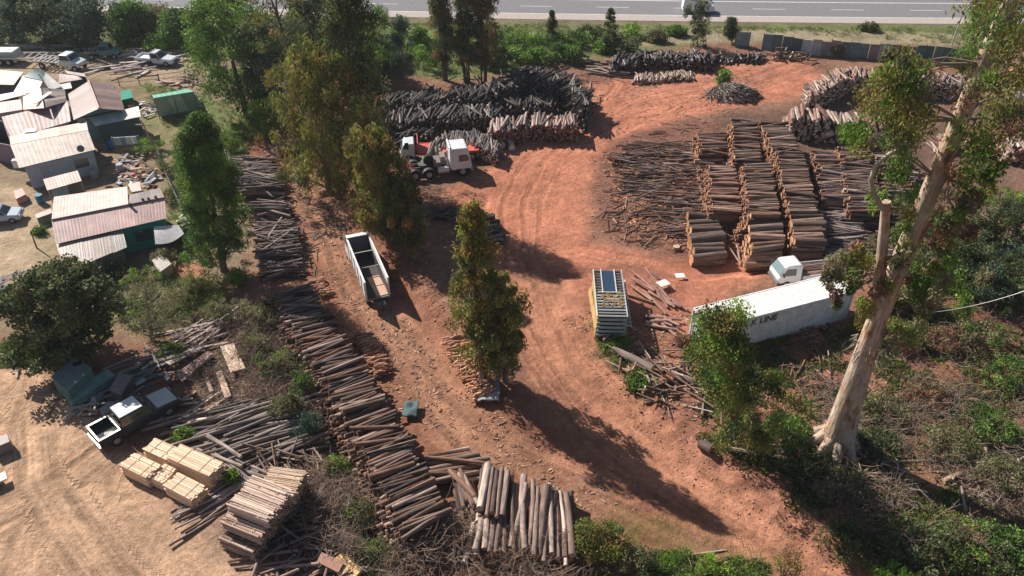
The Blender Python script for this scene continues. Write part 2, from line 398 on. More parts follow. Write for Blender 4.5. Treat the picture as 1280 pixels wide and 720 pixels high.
structure('road_shoulder', strip('s', -2.6, -.1, .02, (.44,.38,.35)), M['asphalt'])
mbh = strip('h', -.1, 9.2, .03, (.21,.205,.215)); hw = structure('highway', mbh, M['asphalt'])
ln = strip('l', -.09, .13, .036, (.75,.74,.74)); 
for pts in [strip('l', 7.2, 7.45, .036, (.75,.74,.74))]:
    ln.V += pts.V; ln.C += pts.C; ln.L += pts.L; ln.I += [i+ln.n for i in pts.I]; ln.N += pts.N; ln.S += pts.S; ln.n += pts.n
cum = np.concatenate([[0], np.cumsum(np.linalg.norm(np.diff(HL, axis=0), axis=1))])
def along(s): 
    x = np.interp(s, cum, HL[:, 0]); y = np.interp(s, cum, HL[:, 1]); k = min(int(np.searchsorted(cum, s)), len(nrm)-1)
    return np.array([x, y]), t[k], nrm[k]
s0 = np.interp(G0(648, 9)[0], HL[:, 0], cum)
for k in range(-14, 12):
    s = s0+k*12.0
    if s < 1 or s > cum[-1]-6: continue
    p, tt, nn = along(s); p2, _, n2_ = along(s+5)
    a_, b_ = p+nn*3.55, p2+n2_*3.55
    ln.poly([(*a_, .036), (*b_, .036), (*(b_+n2_*.15), .036), (*(a_+nn*.15), .036)], (.75,.74,.74))
ln_o = obj('road_markings', ln, M['wall'], hw)
# far kerb / dark median beyond the carriageway
structure('median_strip', strip('m', 9.2, 15, .05, (.06,.08,.045)), M['rock'])
structure('far_carriageway', strip('m', 15, 24, .03, (.28,.27,.29)), M['asphalt'])
# ------------------------------------------------------------------ sky and sun
w = bpy.data.worlds.new('World'); S.world = w; w.use_nodes = True; nt = w.node_tree
sky = nt.nodes.new('ShaderNodeTexSky'); sky.sky_type = 'NISHITA'; sky.sun_disc = False
SAZ = (-.77, .638); SEL = R(38)
sky.sun_elevation = SEL; sky.sun_rotation = math.atan2(SAZ[0], SAZ[1]) % (2*math.pi)
nt.links.new(sky.outputs[0], nt.nodes['Background'].inputs[0]); nt.nodes['Background'].inputs[1].default_value = .05
sl = bpy.data.lights.new('sun', 'SUN'); sl.energy = 5.0; sl.angle = R(.5); sl.color = (1, .93, .84)
so = bpy.data.objects.new('sun', sl); COL.objects.link(so)
sd = Vector((SAZ[0]*math.cos(SEL), SAZ[1]*math.cos(SEL), math.sin(SEL))).normalized()
so.rotation_euler = sd.to_track_quat('Z', 'Y').to_euler(); so.location = (-40, 80, 60)
S.view_settings.view_transform = 'Standard'; S.view_settings.look = 'None'; S.view_settings.exposure = 0.45; S.view_settings.gamma = 1
# ------------------------------------------------------------------ logs
ALL = []   # every log: dict(pts, rad, col, cap, key, top, score)
GREYB = [(.16,.108,.086), (.24,.17,.138), (.10,.068,.058), (.34,.255,.21), (.20,.112,.08), (.065,.046,.042), (.23,.135,.098)]
REDB = [(.24,.13,.095), (.16,.09,.072), (.29,.175,.13), (.10,.063,.055), (.19,.13,.105), (.36,.245,.19)]
DARKB = [(.055,.05,.05), (.10,.088,.083), (.16,.138,.128), (.035,.033,.034), (.26,.225,.205), (.075,.062,.056)]
PALEB = [(.36,.27,.23), (.28,.205,.175), (.46,.365,.31), (.21,.145,.125)]
ORE = [(.46,.21,.11), (.36,.165,.09), (.62,.34,.18), (.27,.13,.08), (.50,.24,.12)]
CRE = [(.62,.47,.33), (.5,.36,.25), (.7,.56,.42)]
def add_log(c, ang, L, r, cols, ends, key, top, tilt=0, taper=.85, bend=.03, s=0):
    c = Vector(c); d = Vector((math.cos(ang)*math.cos(tilt), math.sin(ang)*math.cos(tilt), math.sin(tilt)))
    side = Vector((-d.y, d.x, 0)); b = random.gauss(0, bend)*L*.35
    if random.random() < .5: r0, r1 = r, r*taper
    else: r0, r1 = r*taper, r
    p = [c-d*L/2, c+side*b*.5+Vector((0,0,abs(b)*.15)), c+d*L/2+side*b*.1]
    if L > 3.6: p = [c-d*L/2, c-d*L/6+side*b, c+d*L/6+side*b*1.1, c+d*L/2]
    rad = [r0+(r1-r0)*i/(len(p)-1) for i in range(len(p))]
    depth = c.y*cp+(CAMH-c.z)*sp
    ALL.append(dict(p=p, r=rad, col=rc(cols, .3), cap=rc(ends, .2), key=key, top=top, s=s,
                    score=(FPX/depth)**2*L*r*2*(1.0 if top else .45)))
def stack(A, B, L, h, r=(.09,.17), cols=GREYB, ends=ORE, key='', jit=5, shift=.25, ang=None, rag=.25, ends_low=True, dens=1.0, steep=.8, bend=.02, odd=.04, prof=None, fan=0):
    """logs lying side by side across the line A-B, heaped h high"""
    A = Vector(A); B = Vector(B); ax = (B-A); ax.z = 0; n = ax.length; ax.normalize()
    base = math.atan2(ax.y, ax.x)+math.pi/2 if ang is None else ang
    rm = (r[0]+r[1])/2; lift = 1.62*rm; nl = max(1, int(round(h/lift)))
    for k in range(nl):
        z0 = rm+k*lift; off = k*steep*rm; s = off; f = k/max(1, nl-1) if nl > 1 else 1
        while s < n-off:
            rr = random.uniform(*r)*(1.3 if random.random() < .1 else 1)*(1.15 if random.random() < .1 else 1)
            s += rr*.98/dens
            lim = h if prof is None else h*prof(s/n)
            und = lim*(1-rag*fbm(s/1.6, len(key)+.5, 77, 2))
            if z0 <= und+lift*.5 or k == 0:
                top = z0+lift > und+lift*.5 or k == nl-1
                x = A+ax*s; px_ = x.x; py_ = x.y
                a = base+R(random.gauss(0, jit))*(1 if not top else 1.4)
                d = Vector((math.cos(a), math.sin(a), 0)); sh = random.uniform(-shift, shift)
                c = Vector((px_, py_, 0))+d*(sh-fan*(1-f)*(1 if d.x > 0 else -1)); g = gz(c.x, c.y)
                LL = L*random.uniform(.9, 1.06); tl = R(random.gauss(0, 1.2 if not top else 2.5))
                zz = g+z0+random.uniform(-.45, .45)*rm
                if top and random.random() < odd: a += R(random.uniform(-28, 28)); zz += rm*1.6; 
                add_log((c.x, c.y, zz), a, LL, rr, cols, ends, key, top, tl, s=s, bend=bend)
            s += rr*.98/dens
def spread(poly, n, L=(1.5,3), r=(.04,.09), ang=0, spreadd=20, cols=REDB, ends=ORE, key='', zmax=.35, bend=.05, tilt=2):
    W = poly_w(poly); lo = W.min(0); hi = W.max(0); m = 0; t = 0
    while m < n and t < n*40:
        t += 1; x = random.uniform(lo[0], hi[0]); y = random.uniform(lo[1], hi[1])
        if not inside(np.array([x]), np.array([y]), W)[0]: continue
        rr = random.uniform(*r); k = m/n
        add_log((x, y, gz(x, y)+rr+zmax*k*random.random()), R(random.gauss(ang, spreadd)), random.uniform(*L), rr, cols, ends, key, k > .4, R(random.gauss(0, tilt)), bend=bend, s=m)
        m += 1
# --- the long roadside stack, piecewise so that it follows the track
long_px = [(368,362), (392,404), (424,455), (455,505), (482,556), (508,606), (534,655)]
for i in range(len(long_px)-1):
    a = P(*long_px[i], 0); b = P(*long_px[i+1], 0)
    # the photo pixels are those of the stack's top surface, 1.9 m up
    a = P(long_px[i][0], long_px[i][1], 1.8); b = P(long_px[i+1][0], long_px[i+1][1], 1.8); a.z = b.z = 0
    n0 = len(ALL)
    stack(a, b, 2.85, 2.0, (.06,.15), GREYB, ORE+[(.62,.28,.13)], 'long', fan=1.05, jit=5.5, shift=.32, ang=R(24+i*1.5), rag=.12, steep=.05, odd=.12, bend=.05)
    for q in ALL[n0:]: q['s'] += i*100
# ragged poles continuing it up the track
def axis_stack(px, z, L, h, **kw):
    pts = [P(x, y, z) for x, y in px]
    for i in range(len(pts)-1):
        n0 = len(ALL); a = pts[i].copy(); b = pts[i+1].copy(); a.z = b.z = 0
        stack(a, b, L, h, **kw)
        for q in ALL[n0:]: q['s'] += i*100
D2 = [(.13,.10,.095), (.18,.135,.125), (.24,.18,.165), (.09,.07,.07), (.30,.23,.21)]
axis_stack([(322,196),(326,236)], 1.2, 3.7, 1.5, r=(.06,.12), cols=D2, key='pole heap', dens=.85, jit=13, shift=.5, ang=R(-4), rag=.3, steep=.4, bend=.06)
axis_stack([(335,248),(340,266)], 1.0, 3.2, 1.3, r=(.06,.12), cols=D2, key='pole heap', dens=.8, jit=14, shift=.5, ang=R(-2), rag=.4, steep=.9, bend=.06)
axis_stack([(343,278),(349,318)], 1.0, 3.2, 1.5, r=(.06,.12), cols=D2, key='pole heap', dens=.8, jit=15, shift=.5, ang=R(14), rag=.4, steep=.6, bend=.07)
axis_stack([(350,326),(354,340)], .6, 2.8, .9, r=(.06,.12), cols=D2, key='pole heap', dens=.8, jit=15, shift=.5, ang=R(16), rag=.4, steep=.6)
axis_stack([(340,186),(372,180)], .8, 2.4, 1.2, r=(.08,.14), cols=D2, key='pole heap', jit=8, rag=.4)
axis_stack([(300,198),(305,245)], .4, 1.6, .8, r=(.06,.11), cols=D2, key='pole heap', jit=9, rag=.3)
# bottom centre stacks: logs point at the camera
axis_stack([(594,610),(636,618)], 1.5, 3.3, 1.8, r=(.12,.2), cols=PALEB+GREYB[:3], ends=CRE+ORE, key='lower', jit=3, shift=.2, ang=R(86), rag=.15, steep=.3, odd=.03)
axis_stack([(634,642),(716,652)], 1.3, 4.7, 1.5, r=(.12,.25), cols=PALEB+REDB[:3]+GREYB[:2], ends=CRE+ORE, key='lower', jit=3.5, shift=.35, ang=R(87), rag=.25, steep=.3, odd=.05, bend=.045)
axis_stack([(592,662),(634,664)], 1.1, 2.7, 1.3, r=(.12,.20), cols=PALEB+REDB[:3], ends=CRE+ORE, key='lower', jit=3, shift=.2, ang=R(88), rag=.2, steep=.3, odd=.03)
axis_stack([(566,600),(600,622)], 1.2, 2.5, 1.5, r=(.12,.19), cols=GREYB+PALEB, ends=CRE, key='corner', jit=5, shift=.2, ang=R(112), rag=.2)
axis_stack([(540,566),(582,598)], .5, 4.0, .9, r=(.12,.20), cols=GREYB, ends=CRE, key='corner', jit=5, shift=.3, ang=R(8), rag=.2)
axis_stack([(535,655),(560,648)], .3, 1.3, .6, r=(.10,.16), cols=PALEB, ends=CRE, key='corner', jit=5, shift=.1, ang=R(65), rag=.2)
# central right yard columns (px of their tops)
axis_stack([(879,268),(886,318)], 1.0, 2.9, 1.3, r=(.32,.40), cols=[(.17,.11,.09),(.14,.10,.085)], ends=[(.55,.28,.13),(.42,.20,.10)], key='butts', jit=2, shift=.08, ang=R(3), rag=.1, steep=.2, odd=0)
axis_stack([(902,205),(909,262)], 2.1, 2.6, 2.2, r=(.09,.18), cols=REDB, key='column a', fan=.5, jit=5, shift=.2, ang=R(-2), rag=.2, steep=.05)
axis_stack([(957,282),(960,312)], 2.3, 2.8, 2.6, r=(.2,.3), cols=REDB+GREYB, ends=ORE+[(.62,.36,.17)], key='column b', fan=.3, jit=2, shift=.12, rag=.05, steep=.1, ang=R(1), odd=0)
axis_stack([(1007,272),(1011,306)], 2.2, 2.7, 2.5, r=(.17,.28), cols=REDB+GREYB, key='column c', jit=2, shift=.12, rag=.05, steep=.1, ang=R(0), odd=0)
axis_stack([(946,206),(952,255),(955,274)], 2.4, 2.7, 2.7, r=(.08,.19), cols=REDB+GREYB, key='column b', fan=.9, jit=4.5, shift=.15, ang=R(0), rag=.12, steep=.05)
axis_stack([(966,154),(988,200),(1000,250),(1004,268)], 2.3, 2.65, 2.6, r=(.08,.18), cols=REDB+GREYB, key='column c', fan=.7, jit=4.5, shift=.15, ang=R(-2), rag=.12, steep=.05)
axis_stack([(1032,190),(1046,250)], 1.8, 2.4, 2.1, r=(.08,.16), cols=REDB+D2, key='column d', jit=7, shift=.3, ang=R(-4), rag=.3, steep=.3)
axis_stack([(1066,182),(1084,262)], 2.1, 3.0, 2.3, r=(.08,.16), cols=REDB+D2, key='column e', jit=6, shift=.3, ang=R(-4), rag=.3, steep=.2)
axis_stack([(1112,190),(1130,240)], 1.4, 3.4, 1.6, r=(.08,.16), cols=REDB+D2, key='column e', jit=10, shift=.3, ang=R(-6), rag=.3, steep=.2)
axis_stack([(1045,262),(1060,318)], .9, 3.8, 1.2, r=(.08,.15), cols=D2, key='column e', jit=12, shift=.5, ang=R(-4), rag=.4, steep=.2)
axis_stack([(888,166),(893,190)], 1.3, 3.0, 1.5, r=(.12,.22), cols=REDB, key='column a', fan=.5, jit=5, shift=.15, ang=R(-2), rag=.2, steep=.1)
axis_stack([(930,150),(936,198)], 2.1, 2.7, 2.2, r=(.11,.19), cols=REDB+GREYB, key='column a', fan=.5, jit=5, shift=.15, ang=R(-2), rag=.2, steep=.1)
axis_stack([(884,205),(888,250)], .6, 1.6, .9, r=(.08,.15), cols=REDB, key='column a', jit=10, shift=.3, ang=R(-2), rag=.4)
axis_stack([(984,142),(1102,152)], 2.3, 3.1, 2.6, r=(.13,.24), cols=PALEB+REDB[:2], ends=CRE, key='back row', jit=6, shift=.25, ang=R(80), rag=.2, steep=.3, odd=.1)
axis_stack([(1250,178),(1330,190)], 1.6, 3.0, 2.0, r=(.13,.22), cols=PALEB, ends=ORE, key='back row', jit=6, ang=R(85), rag=.3)
axis_stack([(1165,175),(1240,178)], .9, 3.0, 1.2, r=(.12,.2), cols=PALEB+REDB, ends=ORE, key='back row', jit=12, ang=R(85), rag=.4)
spread([(775,182),(890,178),(905,310),(850,300),(800,250),(770,215)], 560, (1.2,3.3), (.04,.095), -3, 15, REDB+D2, key='spread')
spread([(760,225),(860,250),(860,320),(790,305),(745,280)], 150, (.6,2.4), (.025,.06), 10, 45, REDB, key='spread', zmax=.15)
spread([(1070,235),(1140,240),(1130,330),(1060,330)], 90, (1.5,3.6), (.05,.10), 0, 30, D2, key='spread', zmax=.7, tilt=8)
spread([(905,255),(932,250),(935,300),(905,300)], 40, (1.0,2.4), (.05,.09), 40, 40, D2, key='spread', zmax=.5, tilt=10)
# upper centre dark piles
DK = dict(cols=DARKB, ends=[(.12,.09,.08),(.2,.15,.12)], jit=13, shift=.6, bend=.07, odd=.15)
axis_stack([(476,122),(620,112)], 2.2, 3.4, 2.4, r=(.07,.14), key='dark', ang=R(82), rag=.35, steep=.3, **DK)
axis_stack([(474,132),(560,126),(625,124)], 1.8, 2.6, 2.0, r=(.07,.13), key='dark', ang=R(78), rag=.5, steep=.5, **DK)
spread([(470,110),(620,100),(700,88),(740,130),(720,140),(600,132),(470,140)], 90, (1.5,3.2), (.05,.11), 78, 28, DARKB, CRE, 'dark', 2.6, tilt=16)
axis_stack([(478,146),(540,138),(626,136)], 1.9, 3.2, 2.1, r=(.07,.14), key='dark', ang=R(80), rag=.4, steep=.3, **DK)
axis_stack([(616,124),(700,122)], 1.8, 3.0, 1.9, r=(.07,.14), key='dark', ang=R(80), rag=.4, **DK)
axis_stack([(606,112),(662,88),(712,100),(735,128)], 2.7, 3.6, 3.2, r=(.07,.14), key='dark', ang=R(76), rag=.3, steep=.4, **DK)
axis_stack([(498,170),(545,160)], .9, 2.4, 1.2, r=(.07,.14), key='dark', ang=R(75), rag=.4, **DK)
axis_stack([(536,190),(556,172),(590,170),(622,184)], 1.5, 2.7, 1.8, r=(.06,.12), key='dark', ang=R(85), rag=.3, steep=.1, cols=[(.2,.17,.16),(.27,.23,.21),(.13,.11,.11)], ends=CRE, jit=7)
axis_stack([(608,158),(660,148),(722,150)], 2.0, 3.0, 2.3, r=(.09,.16), key='dark', ang=R(86), rag=.3, steep=.4, cols=[(.30,.2,.17),(.46,.34,.30),(.2,.15,.14),(.12,.1,.1)], ends=[(.34,.17,.12),(.25,.12,.09)], jit=6)
axis_stack([(764,74),(820,66),(893,70)], 1.5, 3.2, 1.9, r=(.08,.15), key='dark', ang=R(80), rag=.5, steep=.5, **DK)
axis_stack([(893,72),(955,72)], .4, 2.5, .7, r=(.07,.13), key='dark', ang=R(60), rag=.5, **DK)
axis_stack([(792,97),(866,92)], .5, 2.2, .7, r=(.06,.12), key='dark', ang=R(80), rag=.5, cols=PALEB, ends=CRE, jit=12)
spread([(725,80),(775,76),(790,98),(745,98)], 25, (1.5,4), (.08,.18), -15, 30, DARKB+PALEB, key='dark', zmax=.5)
spread([(962,66),(1005,68),(1020,78),(970,78)], 35, (1,3), (.08,.16), 10, 60, PALEB+REDB, key='dark', zmax=.9, tilt=12)
axis_stack([(1010,112),(1060,88),(1100,88)], 2.4, 3.2, 2.7, r=(.08,.16), key='ridge', ang=R(80), rag=.3, steep=.4, cols=PALEB+REDB, ends=CRE, jit=10)
axis_stack([(1110,92),(1212,98)], 2.2, 3.6, 2.5, r=(.06,.12), key='ridge', ang=R(72), rag=.4, steep=.4, cols=[(.2,.15,.14),(.27,.2,.18),(.13,.1,.1)], ends=CRE, jit=18)
axis_stack([(1248,118),(1330,122)], 1.4, 3.4, 1.8, r=(.07,.14), key='ridge', ang=R(85), rag=.3, cols=DARKB, ends=ORE, jit=8)
axis_stack([(546,262),(602,270),(615,300)], .6, 2.4, .9, r=(.06,.12), key='dark', ang=R(20), rag=.5, cols=DARKB, jit=15)
# poles in the lower-left thicket
spread([(225,530),(300,510),(375,500),(380,560),(330,590),(250,585)], 95, (3.5,7), (.07,.13), 26, 9, [(.2,.165,.145),(.27,.22,.195),(.14,.115,.1),(.33,.27,.24)], CRE, 'thicket', .7, tilt=3)
spread([(230,545),(270,555),(340,600),(300,600)], 14, (3,6), (.10,.16), -28, 8, [(.27,.22,.195),(.33,.27,.24)], CRE, 'thicket', .7)
spread([(330,560),(420,580),(400,680),(350,690)], 110, (1.2,3.4), (.03,.07), -50, 40, PALEB+GREYB, CRE, 'slash', .8, tilt=9)
spread([(240,620),(290,600),(300,610),(255,665)], 24, (2.5,4.0), (.05,.08), 43, 5, [(.33,.25,.22),(.22,.15,.13),(.45,.38,.34)], CRE, 'slash', .3)
spread([(320,680),(420,660),(470,700),(440,730),(330,730)], 46, (1.5,4.0), (.05,.10), 25, 40, PALEB+REDB, CRE, 'slash', .5, tilt=6)
# slash by the right-hand bank
spread([(750,425),(800,440),(880,455),(880,520),(830,520),(770,470)], 120, (.6,2.4), (.03,.10), -30, 40, REDB+PALEB+GREYB, CRE, 'bank', .6, tilt=10)
spread([(800,352),(832,350),(850,385),(815,400),(800,395)], 14, (2.2,3.4), (.09,.13), -58, 18, [(.40,.24,.19),(.30,.17,.14)], ORE, 'small pile', .45)
spread([(815,402),(845,405),(850,430),(815,420)], 9, (1.5,3.0), (.09,.15), -25, 20, [(.40,.26,.21),(.30,.17,.14)], ORE, 'small pile', .25)
spread([(1000,410),(1060,420),(1040,520),(960,480),(985,440)], 90, (.5,2.2), (.03,.08), 40, 60, REDB, ORE, 'bank', .3, tilt=8)
spread([(1160,580),(1280,560),(1330,620),(1200,640)], 60, (.6,3.0), (.04,.12), 10, 40, PALEB+REDB, CRE, 'bank', .3, tilt=6)
spread([(1040,560),(1120,560),(1160,640),(1080,650)], 60, (.8,3.2), (.03,.07), -30, 35, PALEB+GREYB, CRE, 'bank', .5, tilt=10)
spread([(1060,330),(1120,300),(1130,360),(1075,372)], 40, (.8,2.8), (.04,.08), 60, 40, REDB+PALEB, CRE, 'bank', .5, tilt=12)
spread([(775,178),(880,135),(900,150),(800,185)], 18, (.6,2.4), (.03,.05), 0, 30, REDB, ORE, 'spread', .1)
spread([(350,190),(385,180),(400,330),(440,430),(395,370),(370,300)], 110, (.5,2.4), (.02,.05), -60, 50, D2+PALEB, CRE, 'slash', .2, tilt=4)
spread([(655,95),(740,90),(745,135),(700,125)], 50, (1,3.0), (.04,.08), 20, 45, DARKB+PALEB, CRE, 'dark', .6, tilt=12)
# individually named ones: the 300 that show largest
ALL.sort(key=lambda q: -q['score'])
big, rest = ALL[:300], ALL[300:]
WHERE = {
 'long': ('{c} log in the long roadside stack, {o} from its far end', 'logs of the long roadside stack'),
 'lower': ('{c} log in the lower short stacks, {o} from the left', 'logs pointing at the viewer in the lower stacks'),
 'corner': ('{c} log right beside the long stack foot, {o} from the left', 'logs in the corner heap'),
 'butts': ('{c} orange-ended butt log left of the drum, {o} from the back', 'thick butt logs by the yellow drum'),
 'column a': ('{c} log in the leftmost yard column, {o} from the back', 'logs of the left column'),
 'column b': ('{c} log in the second yard column, {o} from the back', 'logs of the second column'),
 'column c': ('{c} log in the third yard column, {o} from the back', 'logs of the third column'),
 'column d': ('{c} log in the fourth yard column, {o} from the back', 'logs of the fourth column'),
 'column e': ('{c} log in the rightmost yard column, {o} from the back', 'logs of the right column'),
 'back row': ('{c} log in the row behind the columns, {o} from the left', 'logs of the row behind the columns'),
 'spread': ('{c} log strewn left of the columns, {o} from the left', 'loose logs strewn on the yard'),
 'dark': ('{c} log in the dark heaps near the red truck, {o} from the left', 'logs of the dark heaps'),
 'ridge': ('{c} log in the heaps below the tin fence, {o} from the left', 'logs of the heaps at the tin fence'),
 'thicket': ('{c} pole in the thicket behind sawn timber, {o} from the left', 'poles lying in the thicket'),
 'slash': ('{c} stick among the lower left offcuts, {o} from the left', 'tangled offcuts'),
 'bank': ('{c} slash wood on the road bank, {o} from the left', 'slash wood on the bank'),
 'small pile': ('{c} log right of the slatted truck body, {o} from the left', 'logs right of the slatted truck body'),
 'pole heap': ('{c} pole in the upper track heap, {o} from the back', 'poles beside the upper track'),
}
def ordn(n): return f"{n}{'th' if 10 <= n % 100 <= 20 else {1:'st',2:'nd',3:'rd'}.get(n % 10, 'th')}"
byk = {}
for q in big: byk.setdefault(q['key'], []).append(q)
for k, L_ in byk.items():
    backw = k in ('long','butts','column a','column b','column c','column d','column e','pole heap')
    L_.sort(key=lambda q: (-q['p'][0].y if backw else q['p'][0].x/q['p'][0].y))
    for i, q in enumerate(L_):
        l = sum(q['col'])/3; hue = q['col'][0]/(q['col'][2]+.001)
        c = ('pale' if l > .3 else 'dark' if l < .13 else 'mid-toned')+(' reddish' if hue > 1.75 else ' grey-brown')
        mb = MB(); mb.tube(q['p'], q['r'], q['col'], 10, q['cap'], wob=.10)
        o = obj('pole' if k in ('thicket','pole heap','slash') else 'log', mb, M['wood'], org=q['p'][0])
        tag(o, WHERE[k][0].format(c=c, o=ordn(i+1)), 'log', WHERE[k][1])
mb = MB()
for q in rest: mb.tube(q['p'], q['r'], q['col'], 7 if q['r'][0] > .07 else 5, q['cap'], wob=.10)
o = obj('stacked_logs', mb, M['wood']); o['kind'] = 'stuff'; tag(o, 'all the smaller logs and sticks of the heaps and stacks across the yard', 'logs')
print('LOGS', len(ALL), {k: len(v) for k, v in byk.items()})
# ------------------------------------------------------------------ vegetation
def leaf_quads(mb, cen, rad, cols, n, l=.22, w=.09, droop=.0, flat=.8, jit=.25):
    """n leaves in an uneven cloud around every centre"""
    cen = np.asarray(cen, float); k = len(cen)
    if np.ndim(rad) == 0: rad = np.full(k, rad)
    c = np.repeat(cen, n, 0); r = np.repeat(np.asarray(rad, float), n)[:, None]
    d = rng.normal(size=(k*n, 3)); d /= np.linalg.norm(d, axis=1)[:, None]
    p = c+d*r*(rng.random((k*n, 1))**.45)*np.array([1, 1, flat])
    a = rng.normal(size=(k*n, 3)); a[:, 2] -= droop*2.2; a /= np.linalg.norm(a, axis=1)[:, None]
    b = np.cross(a, rng.normal(size=(k*n, 3))); b /= np.linalg.norm(b, axis=1)[:, None]+1e-9
    s = (.7+.6*rng.random((k*n, 1)))
    a = a*l*s*.5; b = b*w*s*.5
    V = np.stack([p-a, p+b-a*.1, p+a, p-b-a*.1], 1)
    C = np.repeat(np.asarray(cols, float), n, 0)*(1+jit*(rng.random((k*n, 1))*2-1))
    mb.quads(V, C)
GUM = [(.25,.25,.055), (.18,.21,.045), (.30,.27,.07), (.24,.19,.06), (.12,.16,.04), (.27,.31,.06)]
GUMR = [(.29,.18,.06), (.32,.23,.07), (.21,.22,.055), (.19,.155,.055), (.15,.18,.045)]
BRIGHT = [(.17,.30,.04), (.24,.38,.055), (.13,.24,.04), (.28,.42,.07)]
PINE = [(.10,.19,.035), (.14,.25,.045), (.06,.125,.03), (.19,.30,.05)]
DKG = [(.07,.10,.035), (.10,.135,.045), (.14,.18,.07), (.05,.075,.03), (.18,.215,.10)]
OLV = [(.20,.20,.09), (.25,.24,.125), (.15,.17,.07), (.30,.26,.15)]
TEAL = [(.06,.11,.08), (.09,.14,.09), (.11,.17,.10)]
REDD = [(.27,.145,.095), (.33,.19,.12), (.18,.125,.08), (.22,.20,.075)]
def tree(name, label, cat, base, top, wid, prof='gum', cols=GUM, clumps=70, n=90, l=.3, w=.1, droop=.5, cr=(.5,1.0), tr=.18, bark=(.22,.17,.13), group=None, stems=1, limbs=14, low=.12, lean=0, hgt_m=None, flat=.8, trunk_show=True, seed=None):
    """base,top: photo pixels of the foot and the tip; wid: crown width in pixels at the height of its middle"""
    B = P(*base); T = Q(top[0], top[1], B.y)
    h = hgt_m or T.z-B.z
    dx = T.x-B.x if hgt_m is None else 0
    mid = B.y*cp+(CAMH-B.z-h*.55)*sp; cw = wid*mid/FPX/2
    root = thing(name, label, cat, B, 0, group)
    def rad(f):
        if prof == 'gum': return cw*(.35+.65*math.sin(math.pi*min(1, (f-low)/(1-low)*.92+.08))**.8)
        if prof == 'cone': return cw*max(.06, 1.15*(1-f)**.8)
        if prof == 'spire': return cw*1.08*(1-f)**.55*(.5+.5*min(1, f/.25))
        if prof == 'round': return cw*math.sqrt(max(.03, 1-((f-.52)/.5)**2))
        if prof == 'column': return cw*(.55+.45*math.sin(math.pi*f))
        if prof == 'top': return cw*(.25+.75*math.sin(math.pi*min(1, max(0, (f-low)/(1-low)))))
        return cw
    tk = MB(); stm = []
    for s_ in range(stems):
        ox = 0 if stems == 1 else random.uniform(-.45, .45)*cw; oy = 0 if stems == 1 else random.uniform(-.3, .3)*cw
        hh = h*(1 if s_ == 0 else random.uniform(.75, .98))
        pts = [Vector((ox*.5+dx*f+ox*f*.6+random.gauss(0, .05)*h*.12*f, oy*.5+oy*f*.5+random.gauss(0, .05)*h*.12*f, f*hh*.97-.15*(f == 0))) for f in (0, .12, .3, .5, .7, .88, 1)]
        tk.tube(pts, [tr*(1.35-.25*0), tr*1.05, tr*.85, tr*.65, tr*.45, tr*.25, tr*.06], bark, 8, wob=.1); stm.append(pts)
    cen = []; rr = []; cc = []; lobe = random.random()*90
    for i in range(clumps):
        f = low+(1-low)*random.random()**(.9); st_ = random.choice(stm)
        k = min(5, int(f*6)); q0 = st_[min(6, max(0, int(round(f*6))))]
        ang = random.uniform(0, 2*math.pi); R_ = rad(f)*math.sqrt(random.uniform(.05, 1))*(1 if prof == 'cone' else (.45+1.15*float(vnoise(math.cos(ang)*1.6+lobe, math.sin(ang)*1.6+f*5.5, 41))))
        g = Vector((dx*f+R_*math.cos(ang), R_*math.sin(ang)*.9, f*h))
        c_r = random.uniform(*cr)*(.6+.4*R_/max(cw, .1) if prof == 'cone' else 1)
        if g.z < c_r*.6: g.z = c_r*.6
        if g.z+c_r*flat > h*1.03: g.z = h*1.03-c_r*flat
        cen.append(g); rr.append(c_r); cc.append(rc(cols, .3))
    for g in random.sample(cen, min(limbs, len(cen))):
        st_ = random.choice(stm); f = max(.05, min(.95, g.z/h-.12)); x = f*6; i0 = int(x)
        a0 = st_[i0].lerp(st_[min(6, i0+1)], x-i0); m_ = a0.lerp(g, .55)+Vector((0, 0, .06*h*random.random()*.5))
        r0 = tr*(.5-.35*f); tk.tube([a0, m_, g], [r0, r0*.6, r0*.2], bark, 5)
    cr_ = MB(); leaf_quads(cr_, cen, rr, cc, n, l, w, droop, flat)
    obj('trunk', tk, M['bark'], root); obj('crown', cr_, M['leaf'], root)
    return root
def bush(label, base, wid, h, cols=GUM, n=60, clumps=14, l=.2, w=.09, cr=(.3,.55), name='shrub', cat='shrub', group=None, stems=True, bark=(.25,.18,.14), droop=.2):
    B = P(*base); d = B.y*cp+(CAMH-B.z)*sp; rw = wid*d/FPX/2
    root = thing(name, label, cat, B, 0, group)
    cen = []; rr = []; cc = []; tk = MB()
    for i in range(clumps):
        a = random.uniform(0, 6.28); q = math.sqrt(random.random())*rw; f = random.uniform(.25, 1)
        c_ = Vector((q*math.cos(a), q*math.sin(a)*.8, h*f*(1-.5*(q/rw)**2))); cen.append(c_); rr.append(random.uniform(*cr)); cc.append(rc(cols, .3))
        if stems and i < 12: tk.tube([Vector((c_.x*.2, c_.y*.2, -.05)), c_*.55+Vector((0, 0, .1)), c_], [.04, .025, .01], bark, 4)
    if not stems: tk.tube([Vector((0,0,-.05)), Vector((0,0,h*.7))], [.03,.01], bark, 4)
    lv = MB(); leaf_quads(lv, cen, rr, cc, n, l, w, droop, .8)
    obj('stem', tk, M['bark'], root); obj('foliage', lv, M['leaf'], root)
    return root
